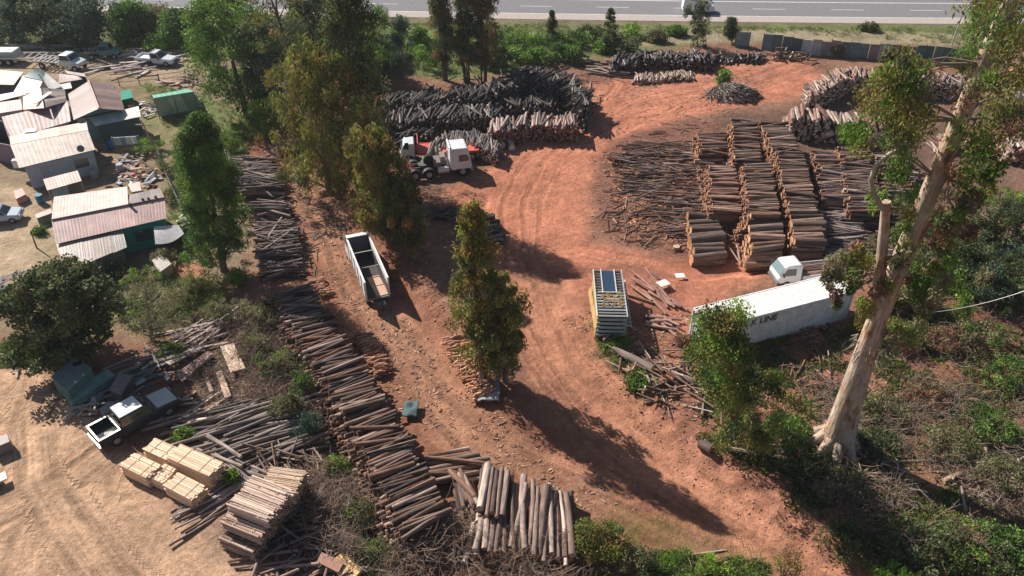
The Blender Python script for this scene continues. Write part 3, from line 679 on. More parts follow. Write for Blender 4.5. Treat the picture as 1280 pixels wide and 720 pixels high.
# centre-left tall gums
tree('gum_tree', 'large olive gum tree with hanging foliage, left of the dark log heaps', 'tree', (412,240), (386,62), 132, cols=GUM+GUMR[:1], clumps=280, n=100, cr=(.45,.95), low=.04, flat=1.4, tr=.3, droop=.9, l=.34, group='tall gum trees between the tracks')
tree('gum_tree', 'dark gum tree rising behind the olive gum, reaching the highway', 'tree', (455,230), (428,-12), 92, cols=DKG+GUM[:1], clumps=300, n=95, low=.05, flat=1.4, cr=(.5,1.0), tr=.3, droop=.6, group='tall gum trees between the tracks')
tree('gum_tree', 'reddish brown gum tree between the left track and the red truck', 'tree', (486,302), (464,160), 66, cols=GUMR+GUM[:3], clumps=200, n=95, flat=1.4, cr=(.35,.75), tr=.22, droop=.9, l=.3, group='tall gum trees between the tracks')
tree('gum_tree', 'shaded slim gum tree right of the reddish brown gum', 'tree', (520,322), (508,225), 44, cols=GUMR+DKG, clumps=130, n=80, flat=1.4, cr=(.3,.6), tr=.16, droop=.9, group='tall gum trees between the tracks')
tree('gum_tree', 'two-topped gum tree between the forks of the red track', 'tree', (606,474), (590,256), 84, prof='spire', cols=GUM+GUMR[:2], clumps=175, n=90, flat=1.4, cr=(.3,.62), tr=.2, droop=.9, l=.26, stems=3, group='tall gum trees between the tracks')
tree('gum_tree', 'dense olive gum tree at the firewood, lower right of the two-topped gum', 'tree', (632,478), (624,350), 74, cols=GUM+OLV, clumps=150, n=90, flat=1.2, cr=(.28,.55), tr=.16, droop=.8, l=.24, group='tall gum trees between the tracks')
tree('gum_tree', 'leaning old tree with a bare dark trunk at the top edge', 'tree', (412,190), (330,-30), 120, prof='top', cols=GUM+DKG, clumps=46, n=90, cr=(.6,1.2), tr=.34, droop=.6, low=.6, bark=(.13,.10,.08), group='tall gum trees between the tracks')
# back row
for b_, t_, w_, lb in [((477,108),(470,6),34,'slim bright green poplar beside the leaning old tree'), ((505,108),(500,22),30,'dark slim gum left of the dark heaps, behind them')]:
    tree('gum_tree', lb, 'tree', b_, t_, w_, prof='column', cols=BRIGHT if 'bright' in lb else TEAL, clumps=50, n=80, cr=(.5,1), tr=.14, droop=.5, group='trees behind the dark heaps')
bk = [((556,100),(550,-8),26,'dark gum with bare lower trunks, leftmost of the back group'), ((584,104),(578,-14),30,'gum with thin twin trunks, middle of the back group'), ((604,106),(604,-16),34,'widest dark gum of the back group, right side')]
for b_, t_, w_, lb in bk:
    tree('gum_tree', lb, 'tree', b_, t_, w_, prof='column', cols=DKG+GUMR[:2], clumps=130, n=90, cr=(.45,.9), tr=.10, droop=.8, stems=4, low=.22, bark=(.16,.13,.11), group='trees behind the dark heaps')
sm = [((690,58),(690,14),20,'small grey gum left of the slim conifer on the verge'), ((763,66),(764,8),26,'slim pointed conifer on the highway verge'), ((872,58),(874,-6),28,'open tall gum in front of the passing van'), ((915,54),(915,22),14,'thinnest young gum, left of the tin fence end')]
for b_, t_, w_, lb in sm:
    tree('young_tree', lb, 'tree', b_, t_, w_, prof='cone' if 'conifer' in lb else 'column', cols=DKG+OLV[:1], clumps=60, n=80, cr=(.35,.7), tr=.07, droop=.4, l=.24, w=.10, low=.05, group='young trees on the verge')
# left side
tree('pine_tree', 'bright green feathery conifer between the houses and the long stack', 'tree', (280,338), (246,146), 112, prof='spire', cols=PINE, clumps=420, n=130, cr=(.4,.8), tr=.25, droop=.1, l=.26, w=.07, group='trees among the houses')
tree('pine_tree', 'tall sunlit green conifer in front of the parked white pickup', 'tree', (308,142), (268,-6), 104, prof='round', cols=PINE+BRIGHT[:3], clumps=150, n=150, cr=(.9,1.6), tr=.3, droop=.2, l=.36, w=.12, group='trees among the houses')
tree('dark_tree', 'dark shaded tree between the sunlit conifer and the olive gum', 'tree', (345,150), (330,25), 90, prof='round', cols=DKG+TEAL, clumps=120, n=120, cr=(.9,1.5), tr=.25, droop=.2, l=.34, w=.13, group='trees among the houses')
tree('broadleaf_tree', 'big dark round-crowned broadleaf tree above the old truck', 'tree', (84,448), (72,340), 138, prof='round', cols=DKG+OLV[:1], clumps=190, n=170, cr=(.5,.9), tr=.3, droop=.2, l=.26, w=.15, low=.05, group='trees among the houses')
tree('bare_tree', 'half bare grey-green tree right of the dark round tree', 'tree', (190,425), (180,352), 84, prof='round', cols=OLV, clumps=70, n=60, cr=(.4,.8), tr=.14, bark=(.3,.26,.22), limbs=60, l=.16, w=.06, group='trees among the houses')
for b_, t_, w_, c_, lb in [((15,52),(18,-14),60,TEAL,'dark hazy tree at the top left corner'), ((62,54),(58,-6),60,DKG,'brownish dark tree second from the top left corner'), ((108,58),(104,-4),64,TEAL,'dense dark tree above the teal truck'), ((160,52),(160,2),40,PINE,'mid green tree right of the teal truck'), ((190,46),(188,8),44,OLV,'grey green bushy tree left of the tall sunlit conifer'),
      ((228,60),(222,12),40,PINE,'low tree between grey green tree and tall conifer'), ((385,64),(380,-6),44,DKG,'dark tree touching the highway left of the leaning trunk'), ((435,76),(436,14),44,PINE,'mid green tree left of the slim poplar'), ((460,96),(455,40),50,TEAL,'blue-green shaded tree beside the dark heaps')]:
    tree('broadleaf_tree', lb, 'tree', b_, t_, w_, prof='round', cols=c_, clumps=90, n=80, cr=(.8,1.5), tr=.22, droop=.1, l=.4, w=.18, low=.05, group='trees along the far left verge')
tree('bright_tree', 'small yellow-green tree beside the end of the track', 'tree', (330,175), (326,122), 38, prof='round', cols=BRIGHT, clumps=60, n=70, cr=(.4,.7), tr=.1, l=.26, w=.14, low=.05)
tree('conifer', 'vivid green conical conifer at the top right corner', 'tree', (1216,92), (1262,-60), 100, prof='round', cols=BRIGHT+PINE, clumps=170, n=150, cr=(.8,1.4), tr=.3, droop=.2, l=.34, w=.12, low=.02)
# bushes near the verge
for (x, y, w_, h_, c_, lb) in [(530,86,60,3,BRIGHT,'sunlit green shrub left of the back gums'), (650,78,36,2.6,BRIGHT,'bright shrub right of the back gums'), (672,80,34,2.6,BRIGHT,'bright round shrub above the tallest dark heap'), (700,62,30,2.2,PINE,'green shrub below the grey verge gum'), (722,58,34,2.4,PINE,'green shrub between verge gum and slim conifer'), (780,62,34,2.2,DKG,'dark green shrub at the foot of the slim conifer'), (752,66,18,1.8,BRIGHT,'small yellow-green shrub left of the slim conifer'), (790,46,28,1.8,BRIGHT,'bright shrub behind the slim conifer'),
    (640,60,46,2.4,PINE,'broad green shrub behind the bright round shrub'), (572,60,40,3,BRIGHT,'sunlit shrub between the back gums'), (500,70,40,3,PINE,'green shrub behind the dark slim gum'), (200,62,40,2.2,BRIGHT,'yellow-green shrub near the white pickup'), (1085,38,18,1.0,DKG,'small dark shrub on the verge above the tin fence'), (1046,70,14,1.6,OLV,'thin grey shrub in front of the tin fence'), (903,108,14,2.2,BRIGHT,'green sapling on the branch mound')]:
    bush(lb, (x, y), w_, h_, c_, 70, 22, .3, .14, (.5,.9), group='shrubs near the highway verge')
# settlement shrubs
for (x, y, w_, h_, c_, lb) in [(215,212,44,1.8,PINE,'green shrub left of the feathery conifer top'), (240,185,40,1.6,PINE,'low green shrub below the tarpaulin shed'), (168,395,40,1.5,BRIGHT,'bright shrub under the half bare tree'), (230,385,50,1.8,OLV,'grey shrub at the edge of the red earth patch'), (300,355,22,1.4,BRIGHT,'small vivid shrub beside the pole heap'), (205,330,30,1.4,OLV,'pale shrub at the corner of the teal house'), (148,345,34,1.2,DKG,'low dark shrub under the lean-to roof'), (50,292,10,.6,PINE,'small weed clump by the leaning post'), (45,440,30,.7,BRIGHT,'grass clump left of the dark round tree'), (215,445,36,.8,BRIGHT,'bright weeds between the plank heaps'), (330,410,44,2.4,OLV,'olive shrub beside the pallets'), (318,440,50,1.8,OLV,'grey-green shrub right of the pallets'), (383,500,32,3.2,PINE,'tall dark green shrub beside the long stack'), (388,545,30,2.4,TEAL,'blue-green shrub at the end of the poles'), (232,550,20,.8,BRIGHT,'weeds behind the sawn timber'), (292,602,10,.6,BRIGHT,'weeds beside the slab bundles'), (350,395,40,2,GUM,'brown-green shrub at the start of the long stack'), (300,170,30,1.4,BRIGHT,'shrub beside the low white posts')]:
    bush(lb, (x, y), w_, h_, c_, 80, 20, .17, .08, (.3,.6), group='shrubs on the left side')
for i, (x, y, w_, h_, c_, lb) in enumerate([(1205,300,60,4.2,DKG,'tall dark bush behind the giant trunk at the clearing edge'),(1245,310,60,4.4,DKG+GUMR[:1],'tall dark mixed bush right of the clearing edge'),(1285,300,70,4.4,TEAL,'tall dark bush cut by the right edge'),(1190,350,60,4,DKG,'dense shaded bush behind the vivid conifer'),(1265,370,70,3.8,DKG,'dense shaded bush under the wire at the right edge'),(1225,375,50,3.2,TEAL+DKG,'blue-green shaded bush left of the wire end'),(1165,320,50,4,GUMR+DKG,'russet and dark bush against the giant trunk'),(1130,385,50,2.6,OLV+GUM,'olive bush right behind the giant trunk, low')]):
    bush(lb, (x, y), w_*1.2, h_, c_, 150, 46, .2, .1, (.4,.85), group='dense bushes at the right edge')
for i, (x, y, w_, h_, c_, lb) in enumerate([(188,190,36,1.5,BRIGHT,'bright weeds between washing line and shed'),(255,205,50,2,PINE,'green undergrowth left of the yellow-green tree'),(222,250,40,1.6,OLV+PINE,'undergrowth right of the cluttered garden'),(285,185,40,1.8,BRIGHT+PINE,'undergrowth beneath the shaded tree'),(235,300,30,1.4,PINE,'small green shrub right of the awning'),(180,358,60,1.5,BRIGHT+OLV,'bright green thicket in front of the lean-to'),(255,365,56,2.0,OLV+GUM,'grey-green thicket below the red earth patch'),(285,400,56,2.0,OLV,'bare grey thicket beside the pallets'),(345,465,60,2.0,OLV+PINE,'olive thicket left of the long stack, upper'),(360,520,40,1.8,OLV,'olive thicket left of the long stack, middle'),(425,590,40,1.2,OLV+BRIGHT,'green weeds left of the orange log ends'),(455,650,50,1.2,OLV+BRIGHT,'green weeds at the bottom left of the long stack'),(490,690,50,1.0,OLV+BRIGHT,'green weeds at the foot of the long stack end')]):
    bush(lb, (x, y), w_, h_, c_, 90, 30, .16, .07, (.25,.5), group='thickets on the left side')
for i, (x, y, w_, h_, c_, lb) in enumerate([(450,62,50,4,PINE,'leafy bush by the highway left of the back gums'),(480,80,40,4,TEAL,'dark leafy bush at the left end of the dark heaps'),(530,66,40,3.4,PINE+BRIGHT,'leafy bush between slim gum and back gums'),(620,84,40,3,DKG,'dark leafy bush behind the dark heaps'),(655,66,50,3.2,BRIGHT+PINE,'wide bright bush on the verge above the dark heaps'),(705,76,40,2.4,PINE,'leafy bush at the slash heap on the verge'),(740,50,40,2.2,PINE+OLV,'olive bush behind the small yellow-green shrub'),(820,52,24,1.4,OLV,'small olive bush on the dry verge'),(845,44,20,1.2,PINE,'small green bush on the dry verge near the van')]):
    bush(lb, (x, y), w_, h_, c_, 110, 34, .3, .14, (.45,.9), group='leafy bushes along the verge')
# bottom
bush('olive and russet round bush right of the lower stacks', (750,690), 72, 2.8, GUM+GUMR, 170, 34, .16, .07, (.3,.55), group='bushes at the bottom edge')
bush('dark bush at the bottom, right of the olive bush', (800,716), 50, 2.0, DKG+OLV, 130, 24, .15, .07, (.3,.5), group='bushes at the bottom edge')
bush('thin russet bush standing on the red road edge', (978,722), 40, 2.4, GUMR+REDD, 90, 20, .13, .05, (.3,.5), group='bushes at the bottom edge')
bush('low green grass clump at the bottom edge', (870,722), 90, .7, BRIGHT, 150, 30, .2, .04, (.3,.5), name='grass_clump', cat='grass', group='bushes at the bottom edge')
bush('vivid green fern clump at the bottom edge', (1118,728), 46, 1.0, BRIGHT, 120, 24, .2, .06, (.25,.4), name='fern', cat='fern', group='bushes at the bottom edge')
# right bank: small gum regrowth in front of the container
tree('young_tree', 'leafy young gum standing in front of the white container', 'tree', (903,560), (903,388), 84, cols=BRIGHT[:2]+PINE+GUM, clumps=52, n=260, cr=(.55,1.0), tr=.10, droop=.5, l=.20, w=.09, low=.45, bark=(.5,.38,.26), limbs=20)
tree('young_tree', 'lower leafy clump under the young gum by the container', 'tree', (935,565), (950,468), 110, cols=GUM+PINE+DKG, clumps=70, n=170, cr=(.45,.8), tr=.09, droop=.4, l=.2, w=.08, low=.08, bark=(.5,.38,.26))
bs = [(1000,585,70,1.6,DKG,'dark leafy bush at the foot of the giant gum, left'), (1040,610,70,1.3,OLV,'olive shrub with bare twigs below the giant gum'), (1100,520,64,1.6,OLV,'grey-olive shrub right of the giant trunk'), (1095,560,60,1.2,DKG,'dark low shrub below the grey-olive shrub'), (1150,500,60,1.3,REDD,'russet shrub in the middle of the right bank'), (1180,560,70,1.6,OLV,'olive shrub with cut branches in front'), (1230,540,80,1.8,PINE,'green shrub near the right edge, middle'), (1262,480,70,2.6,PINE,'tall green shrub at the right edge'), (1225,430,60,2.4,PINE+OLV,'loose green shrub under the hanging wire'),
      (1195,398,24,3.2,BRIGHT,'vivid green young conifer under the hanging wire'), (1245,380,80,3.0,DKG,'dark shaded shrub by the wire'), (1150,350,70,3.2,DKG+TEAL,'dark bush behind the giant trunk'), (1220,330,90,3.4,DKG,'wide dark bush between trunk and right edge'), (1275,340,70,3.2,TEAL,'blue-green dark bush at the right edge'), (1180,430,60,1.6,REDD,'russet leafy shrub below the vivid conifer'), (1120,430,60,1.8,REDD+OLV,'brown shrub right of the container end'), (1080,415,40,1.8,GUMR,'orange-brown shrub at the container end'), (1250,600,70,1.5,OLV,'olive bush above the sawn log round'), (1150,690,100,1.8,DKG,'dark green bush at the bottom right'), (1225,695,100,2.0,PINE+DKG,'green leafy bush at the bottom right corner'), (1275,700,70,2.2,PINE,'green bush cut by the bottom right corner'), (1060,680,70,1.0,DKG,'dark low plants on the road bank'), (1175,290,60,3,GUMR+DKG,'brown-green bush under the leaning trunk'), (1250,250,60,1.0,BRIGHT,'low green weeds on the brown clearing'), (1065,500,40,1.3,DKG,'dark plants behind the giant gum foot'), (985,540,50,1.6,PINE,'green plants left of the giant gum foot'), (860,430,30,.9,REDD,'dry russet plant by the slash wood'), (770,430,36,.6,BRIGHT,'low green weeds under the slatted truck body'), (800,480,40,.7,PINE,'low green weeds on the road bank')]
for (x, y, w_, h_, c_, lb) in bs:
    bush(lb, (x, y), w_*1.05, h_*.85, c_, 62, int(12+w_*.5), .18, .08, (.25,.6), group='shrubs on the right bank')
# ------------------------------------------------------------------ giant gum at right
B = P(1045,556); YB = B.y
g = thing('giant_gum_tree', 'giant pale-barked gum with shredded bark, leaning up to the top right', 'tree', B)
pts = [Q(1046,562,YB)]+[Q(*p, YB+o) for p, o in [((1050,540),0),((1062,500),0),((1078,452),.1),((1096,400),.2),((1118,345),.3),((1143,285),.4),((1170,222),.6),((1200,150),.8),((1228,80),1.0),((1262,5),1.3),((1300,-80),1.6),((1330,-140),1.8)]]
rad = [1.2,.92,.74,.63,.52,.50,.48,.44,.40,.37,.32,.25,.15]
mb = MB(); loc = [p-B for p in pts]; mb.tube(loc, rad, (.50,.40,.31), 18, wob=.07)
for a in range(9):   # buttress roots
    th = a*.7+.2; mb.tube([Vector((math.cos(th)*.7, math.sin(th)*.7, .9)), Vector((math.cos(th)*1.4, math.sin(th)*1.4, .15)), Vector((math.cos(th)*2.3, math.sin(th)*2.3, -.15))], [.4,.3,.1], (.34,.26,.2), 7)
obj('trunk', mb, M['gumbark'], g)
mb = MB()
st = [Q(*p, YB-.2)-B for p in [(1096,395),(1098,360),(1103,315),(1108,252)]]
mb.tube(st, [.36,.32,.27,.22], (.44,.31,.22), 12, cap=(.62,.42,.25), wob=.06); obj('limb', mb, M['gumbark'], g, label='sawn-off upright limb with an orange cut top')
mb = MB(); mb.tube([Q(*p, YB-.3)-B for p in [(1104,262),(1092,242),(1088,225),(1096,205),(1112,192),(1124,186)]], [.13,.12,.12,.11,.09,.05], (.42,.36,.28), 7); obj('branch', mb, M['bark'], g)
mb = MB(); mb.tube([Q(*p, YB-.3)-B for p in [(1093,244),(1080,237),(1066,230)]], [.08,.05,.02], (.42,.36,.28), 5); obj('branch', mb, M['bark'], g)
mb = MB(); mb.tube([Q(*p, YB+.4)-B for p in [(1150,300),(1168,270),(1175,258)]], [.09,.06,.03], (.42,.24,.16), 6); obj('branch', mb, M['bark'], g)
cl = [(1112,150,1.5),(1100,170,1.3),(1128,130,1.2),(1085,178,1.0),(1135,165,.9),(1118,190,.9),(1105,95,.9),(1128,80,.8),
      (1205,190,1.2),(1225,160,1.2),(1240,195,1.3),(1250,120,1.3),(1262,90,1.4),(1232,215,.8),(1205,235,.8),(1262,160,1.0),(1192,262,.8),(1218,245,.8),
      (1122,262,.9),(1100,300,.8),(1128,310,.7),(1085,330,.8),(1135,225,.8),(1118,338,.7),(1075,345,.8),(1168,310,.8),(1190,280,.8),
      (1060,340,.8),(1090,372,.7),(1075,390,.6),(1100,110,1.0),(1118,105,1.0),(1140,130,1.0),(1090,150,1.0),(1145,345,.9),(1160,360,.9),(1180,345,.9),(1040,345,.6),(1050,370,.5),(1065,318,.6),(1150,370,.9),(1142,400,.9),(1120,420,.8),(1230,30,1.6),(1250,-10,2),(1290,-60,2.6),(1310,-100,3),(1350,-120,3),(1340,-60,2.4),(1380,-90,2.4),(1265,60,1.2),(1215,100,.9)]
cen = []; rr = []; cc = []
for x, y, r_ in cl:
    p = Q(x, y, YB+random.uniform(-1.2, 1.6))-B
    for k in range(4):
        cen.append(p+Vector((random.gauss(0, r_*.6), random.gauss(0, r_*.6), random.gauss(0, r_*.5)))); rr.append(r_*random.uniform(.45, .8)); cc.append(rc(GUM[:3]+BRIGHT[:1]+OLV+PINE[:2]+REDD[:1], .3))
mb = MB(); leaf_quads(mb, cen, rr, cc, 165, .27, .085, .7, 1.2); obj('crown', mb, M['leaf'], g)
for x, y, r_ in cl[:36]:
    p = Q(x, y, YB+.2)-B; t_ = min(loc, key=lambda q: (q-p).length+abs(q.z+1-p.z)*.3)
    mb = MB(); mb.tube([t_, t_.lerp(p, .5)+Vector((0,0,.3)), p], [.07,.04,.02], (.34,.26,.2), 5); obj('twig', mb, M['bark'], g)
# shredded bark ring part-way up
mb = MB(); c0 = Q(1090,432,YB)-B
for k in range(60):
    th = random.uniform(0, 6.28); r_ = random.uniform(.85, 1.25); a_ = c0+Vector((math.cos(th)*.88, math.sin(th)*.88, random.uniform(-.5, .5)))
    mb.tube([a_, a_+Vector((math.cos(th)*.3*r_, math.sin(th)*.3*r_, random.uniform(-.7, .1)))], [.05,.02], rc([(.16,.13,.11),(.3,.25,.2)]), 4)
obj('loose_bark', mb, M['bark'], g)
# cut pieces and stumps on the bank
def log_piece(name, label, cat, a, b, r0, r1, col=(.3,.22,.17), cap=(.62,.45,.3), group=None):
    A, B_ = P(*a), P(*b); A.z += r0*.8; B_.z += r1*.8; mb = MB(); mb.tube([A, A.lerp(B_, .5)+Vector((0,0,.04)), B_], [r0, (r0+r1)/2, r1], col, 10, cap, wob=.08)
    return tag(obj(name, mb, M['wood'], org=A), label, cat, group)
log_piece('log', 'broken thick grey log lying on the road bank, left piece', 'log', (765,440), (815,465), .28, .33, (.25,.2,.17))
log_piece('log', 'thick smooth brown log butt on the road bank', 'log', (842,474), (868,482), .32, .30, (.24,.17,.14))
log_piece('log', 'long thin fallen trunk below the giant gum', 'log', (905,562), (1022,582), .16, .10, (.32,.24,.18))
log_piece('stump', 'dark stump on the bank corner', 'stump', (874,558), (888,566), .3, .36, (.12,.09,.08), (.3,.2,.15))
log_piece('log', 'short crooked log on the right-hand slash', 'log', (1178,604), (1200,594), .17, .15, (.42,.3,.2))
log_piece('log_round', 'round pale log slice at the right edge', 'log slice', (1272,636), (1276,634), .32, .32, (.3,.2,.14), (.7,.55,.36))
log_piece('log', 'long pale stick on the grass at the bottom', 'log', (832,700), (908,688), .06, .05, (.5,.38,.28))
log_piece('log', 'white peeled log at the left end of the lower stacks', 'log', (581,706), (594,652), .2, .17, (.72,.62,.52), (.6,.45,.3))
log_piece('log', 'short pale log end standing by the orange log ends', 'log', (459,620), (460,598), .16, .14, (.6,.5,.45), (.6,.45,.3))
log_piece('log', 'thick butt log lying at the far end of the front dark pile', 'log', (628,186), (622,178), .4, .4, (.4,.3,.22))
log_piece('log', 'white-ended butt log nearest the red truck', 'log', (640,188), (636,178), .35, .35, (.5,.42,.36), (.75,.68,.6))
mb = MB(); a = P(1005,652); mb.box(a+Vector((1.0,-.1,.12)), (2.0,.3,.06), (.40,.27,.24), R(-6)); tag(obj('plank', mb, M['sawn'], org=a), 'single pale plank lying on the road bank', 'plank')
# ------------------------------------------------------------------ uncountable ground stuff
def sample(polypx, n):
    W = poly_w(polypx); lo = W.min(0); hi = W.max(0); out = np.zeros((0, 2))
    while len(out) < n:
        q = lo+(hi-lo)*rng.random((n*2, 2)); out = np.vstack([out, q[inside(q[:, 0], q[:, 1], W)]])
    return out[:n]
def chips(polys, n, sz, cols, flat=True):
    mb = MB(); tot = 0
    for poly, frac in polys:
        k = int(n*frac); q = sample(poly, k); dn = fbm(q[:, 0]/1.6, q[:, 1]/1.6, 88, 2); q = q[rng.random(k) < sst(.3, .62, dn)+.12]
        for x, y in q:
            L_ = random.uniform(*sz); w_ = L_*random.uniform(.12, .35); mb.box((x, y, gz(x, y)+w_*.3), (L_, w_, w_*.6), rc(cols, .3), random.uniform(0, 3.14), R(random.gauss(0, 12)))
    return mb
CH = [(.36,.20,.14),(.25,.14,.1),(.5,.34,.24),(.14,.09,.07),(.42,.24,.16)]
mb = chips([([(690,395),(880,400),(1000,560),(860,560),(760,440)], .14), ([(880,400),(1070,395),(1280,540),(1290,720),(1100,720),(900,560)], .34), ([(350,190),(420,250),(560,480),(800,640),(640,640),(520,560),(430,400)], .16), ([(700,100),(940,76),(960,330),(740,300),(740,140)], .22), ([(300,400),(500,700),(380,720),(230,560)], .14)], 17000, (.07,.34), CH)
mb2 = chips([([(920,200),(935,200),(952,330),(934,330)], .3), ([(866,185),(880,180),(894,270),(880,275)], .2), ([(960,190),(975,190),(990,300),(980,300)], .1), ([(755,190),(890,175),(905,320),(770,300)], .4)], 6000, (.12,.6), [(.34,.15,.09),(.22,.11,.075),(.45,.22,.12),(.14,.08,.06)])
for A_ in ('V','C','L','N','S'): getattr(mb, A_).extend(getattr(mb2, A_))
mb.I.extend([i+mb.n for i in mb2.I]); mb.n += mb2.n
o = obj('wood_chips', mb, M['wood']); tag(o, 'bark scraps and wood chips littering the earth', 'wood chips', kind='stuff')
def clods(polys, n, sz, cols):
    mb = MB(); t = (1+5**.5)/2
    iv = np.array([(-1,t,0),(1,t,0),(-1,-t,0),(1,-t,0),(0,-1,t),(0,1,t),(0,-1,-t),(0,1,-t),(t,0,-1),(t,0,1),(-t,0,-1),(-t,0,1)], float)/1.9
    fc = np.array([0,11,5,0,5,1,0,1,7,0,7,10,0,10,11,1,5,9,5,11,4,11,10,2,10,7,6,7,1,8,3,9,4,3,4,2,3,2,6,3,6,8,3,8,9,4,9,5,2,4,11,6,2,10,8,6,7,9,8,1]); N_ = np.full(20, 3)
    for poly, frac in polys:
        for x, y in sample(poly, int(n*frac)):
            r_ = random.uniform(*sz)*(1 if random.random() > .1 else 1.7); V = iv*(r_*(1+.5*(rng.random((12, 1))-.5)))*np.array([1, random.uniform(.6, 1), random.uniform(.5, .8)])
            mb.add(V+np.array([x, y, gz(x, y)+r_*.25]), fc, N_, rc(cols, .25))
    return mb
mb = clods([([(490,300),(530,310),(600,400),(640,500),(600,490),(540,400)], .4), ([(480,330),(520,300),(640,480),(560,470)], .2), ([(720,400),(800,485),(960,625),(1100,720),(1040,720),(880,620),(740,480)], .25), ([(640,200),(1000,90),(960,340),(700,340)], .15)], 2000, (.025,.075), [(.44,.21,.14),(.36,.17,.11),(.5,.26,.18)])
tag(obj('earth_clods', mb, M['rock']), 'red earth clods along the berm and road edge', 'earth', kind='stuff')
# dry brush: many thin curved twigs
def brush(polys, n, L=(.5,1.5), r=.012, cols=((.27,.22,.19),(.18,.15,.13),(.36,.3,.26)), up=.8):
    mb = MB()
    for poly, frac in polys:
        q = sample(poly, int(n*frac)); q = q[rng.random(len(q)) < sst(.32, .5, fbm(q[:, 0]/2, q[:, 1]/2, 91, 2))+.1]
        for x, y in q:
            l_ = random.uniform(*L); d = Vector((random.gauss(0, 1), random.gauss(0, 1), up*random.random()+.15)).normalized(); b_ = Vector((random.gauss(0, .2), random.gauss(0, .2), random.gauss(0, .15)))*l_
            a_ = Vector((x, y, gz(x, y)+random.random()**2*(1.3 if y < 30 and x < 5 else .7))); mb.tube([a_, a_+d*l_*.5+b_, a_+d*l_+b_*.6], [r*1.3, r, r*.4], rc(cols, .2), 3)
    return mb
mb = brush([([(500,665),(560,650),(600,675),(720,680),(740,760),(480,760)], .36), ([(380,590),(470,600),(540,700),(480,740),(400,680)], .22), ([(290,385),(350,390),(400,480),(400,540),(320,500)], .18), ([(220,400),(300,400),(330,500),(250,520)], .05), ([(1000,480),(1280,480),(1280,720),(1100,700),(960,580)], .3), ([(1100,380),(1280,300),(1280,480),(1100,480)], .05)], 20000, cols=((.27,.21,.17),(.18,.14,.115),(.36,.28,.23),(.33,.19,.13)))
tag(obj('dry_brush', mb, M['twig']), 'grey dry brushwood and bare twigs over the ground', 'brushwood', kind='stuff')
def grassy(polys, n, cols, L=.32, w=.05, thr=(.38,.55)):
    mb = MB()
    for poly, frac in polys:
        q = sample(poly, int(n*frac)); q = q[rng.random(len(q)) < sst(thr[0], thr[1], fbm(q[:, 0]/2.2, q[:, 1]/2.2, 95, 3))+.05]
        cen = np.array([(x, y, gz(x, y)+L*.35) for x, y in q]); c_ = np.array([rc(cols, .3) for _ in q]); leaf_quads(mb, cen, .3, c_, 9, L, w, -.8, .3)
    return mb
mb = grassy([([(-40,20),(420,30),(420,60),(300,66),(-40,66)], .2), ([(380,28),(640,30),(900,34),(1210,34),(1210,56),(920,38),(760,64),(600,92),(400,90)], .38), ([(180,105),(330,130),(300,230),(235,330),(205,300),(215,180)], .12), ([(150,345),(260,345),(290,400),(200,420)], .07), ([(430,600),(500,620),(540,720),(450,720)], .07), ([(740,410),(830,490),(800,500),(750,450)], .03), ([(810,690),(960,700),(960,740),(800,740)], .05), ([(0,432),(60,432),(60,458),(0,458)], .03), ([(960,580),(1280,640),(1280,740),(1080,720)], .05)], 15000, BRIGHT+OLV)
tag(obj('grass', mb, M['leaf']), 'green grass and weeds on the verge and between the heaps', 'grass', kind='stuff')
mb = grassy([([(880,430),(1060,420),(1120,380),(1290,330),(1300,740),(1100,740),(940,600),(870,560)], 1)], 17000, OLV+DKG+REDD+GUM+PINE, .24, .09, (.42,.56))
tag(obj('leaf_litter', mb, M['leaf']), 'fallen leaves and low plants covering the right bank', 'leaf litter', kind='stuff')
# ------------------------------------------------------------------ houses and sheds
def corr(mb, a, b, c, d, cols, pitch=.26, amp=.0035, panel=.9, th=.03):
    """corrugated sheet: a-b upper edge, d-c lower edge, ribs run from upper to lower"""
    a, b, c, d = map(Vector, (a, b, c, d)); L = max((b-a).length, (c-d).length); n = max(8, int(L/pitch*4)); nrm = (b-a).cross(d-a).normalized()
    if nrm.z < 0: nrm = -nrm
    np_ = max(1, int(round(L/panel))); pc = [np.array(rc(cols, .16)) for _ in range(np_+1)]
    V = []; C = []
    for i in range(n+1):
        f = i/n; o = nrm*(amp*math.sin(2*math.pi*f*L/pitch)); t_ = a.lerp(b, f); e_ = d.lerp(c, f); col = pc[min(np_-1, int(f*np_))]
        sag = (random.random()-.5)*.01
        for q in (t_, t_.lerp(e_, .5)+nrm*sag, e_): V.append(q+o); C.append(col)
        for q in (t_, t_.lerp(e_, .5), e_): V.append(q+o-nrm*th); C.append(col*.6)
    I = []; N = []
    for i in range(n):
        k = i*6; j = k+6
        for u in (0, 1): I += [k+u, k+u+1, j+u+1, j+u, k+3+u, j+3+u, j+4+u, k+4+u]; N += [4, 4]
        I += [k, j, j+3, k+3, k+2, k+5, j+5, j+2]; N += [4, 4]
    mb.add([tuple(v) for v in V], I, N, np.array(C))
def wallbox(mb, pts, z0, ztop, col, th=.12):
    """walls on a closed outline; ztop a number or a list per corner"""
    n = len(pts); zt = ztop if hasattr(ztop, '__len__') else [ztop]*n
    for i in range(n):
        j = (i+1) % n; a, b = Vector((*pts[i][:2], 0)), Vector((*pts[j][:2], 0)); d = (b-a).normalized(); nn = Vector((d.y, -d.x, 0))*th*.5
        a2, b2 = a-d*(th*.5-.002*i), b+d*(th*.5-.002*i)
        mb.hexa([(*(a2-nn)[:2], z0), (*(b2-nn)[:2], z0), (*(b2+nn)[:2], z0), (*(a2+nn)[:2], z0), (*(a2-nn)[:2], zt[i]), (*(b2-nn)[:2], zt[j]), (*(b2+nn)[:2], zt[j]), (*(a2+nn)[:2], zt[i])], col)
def sub(v, o): return Vector(v)-Vector(o)
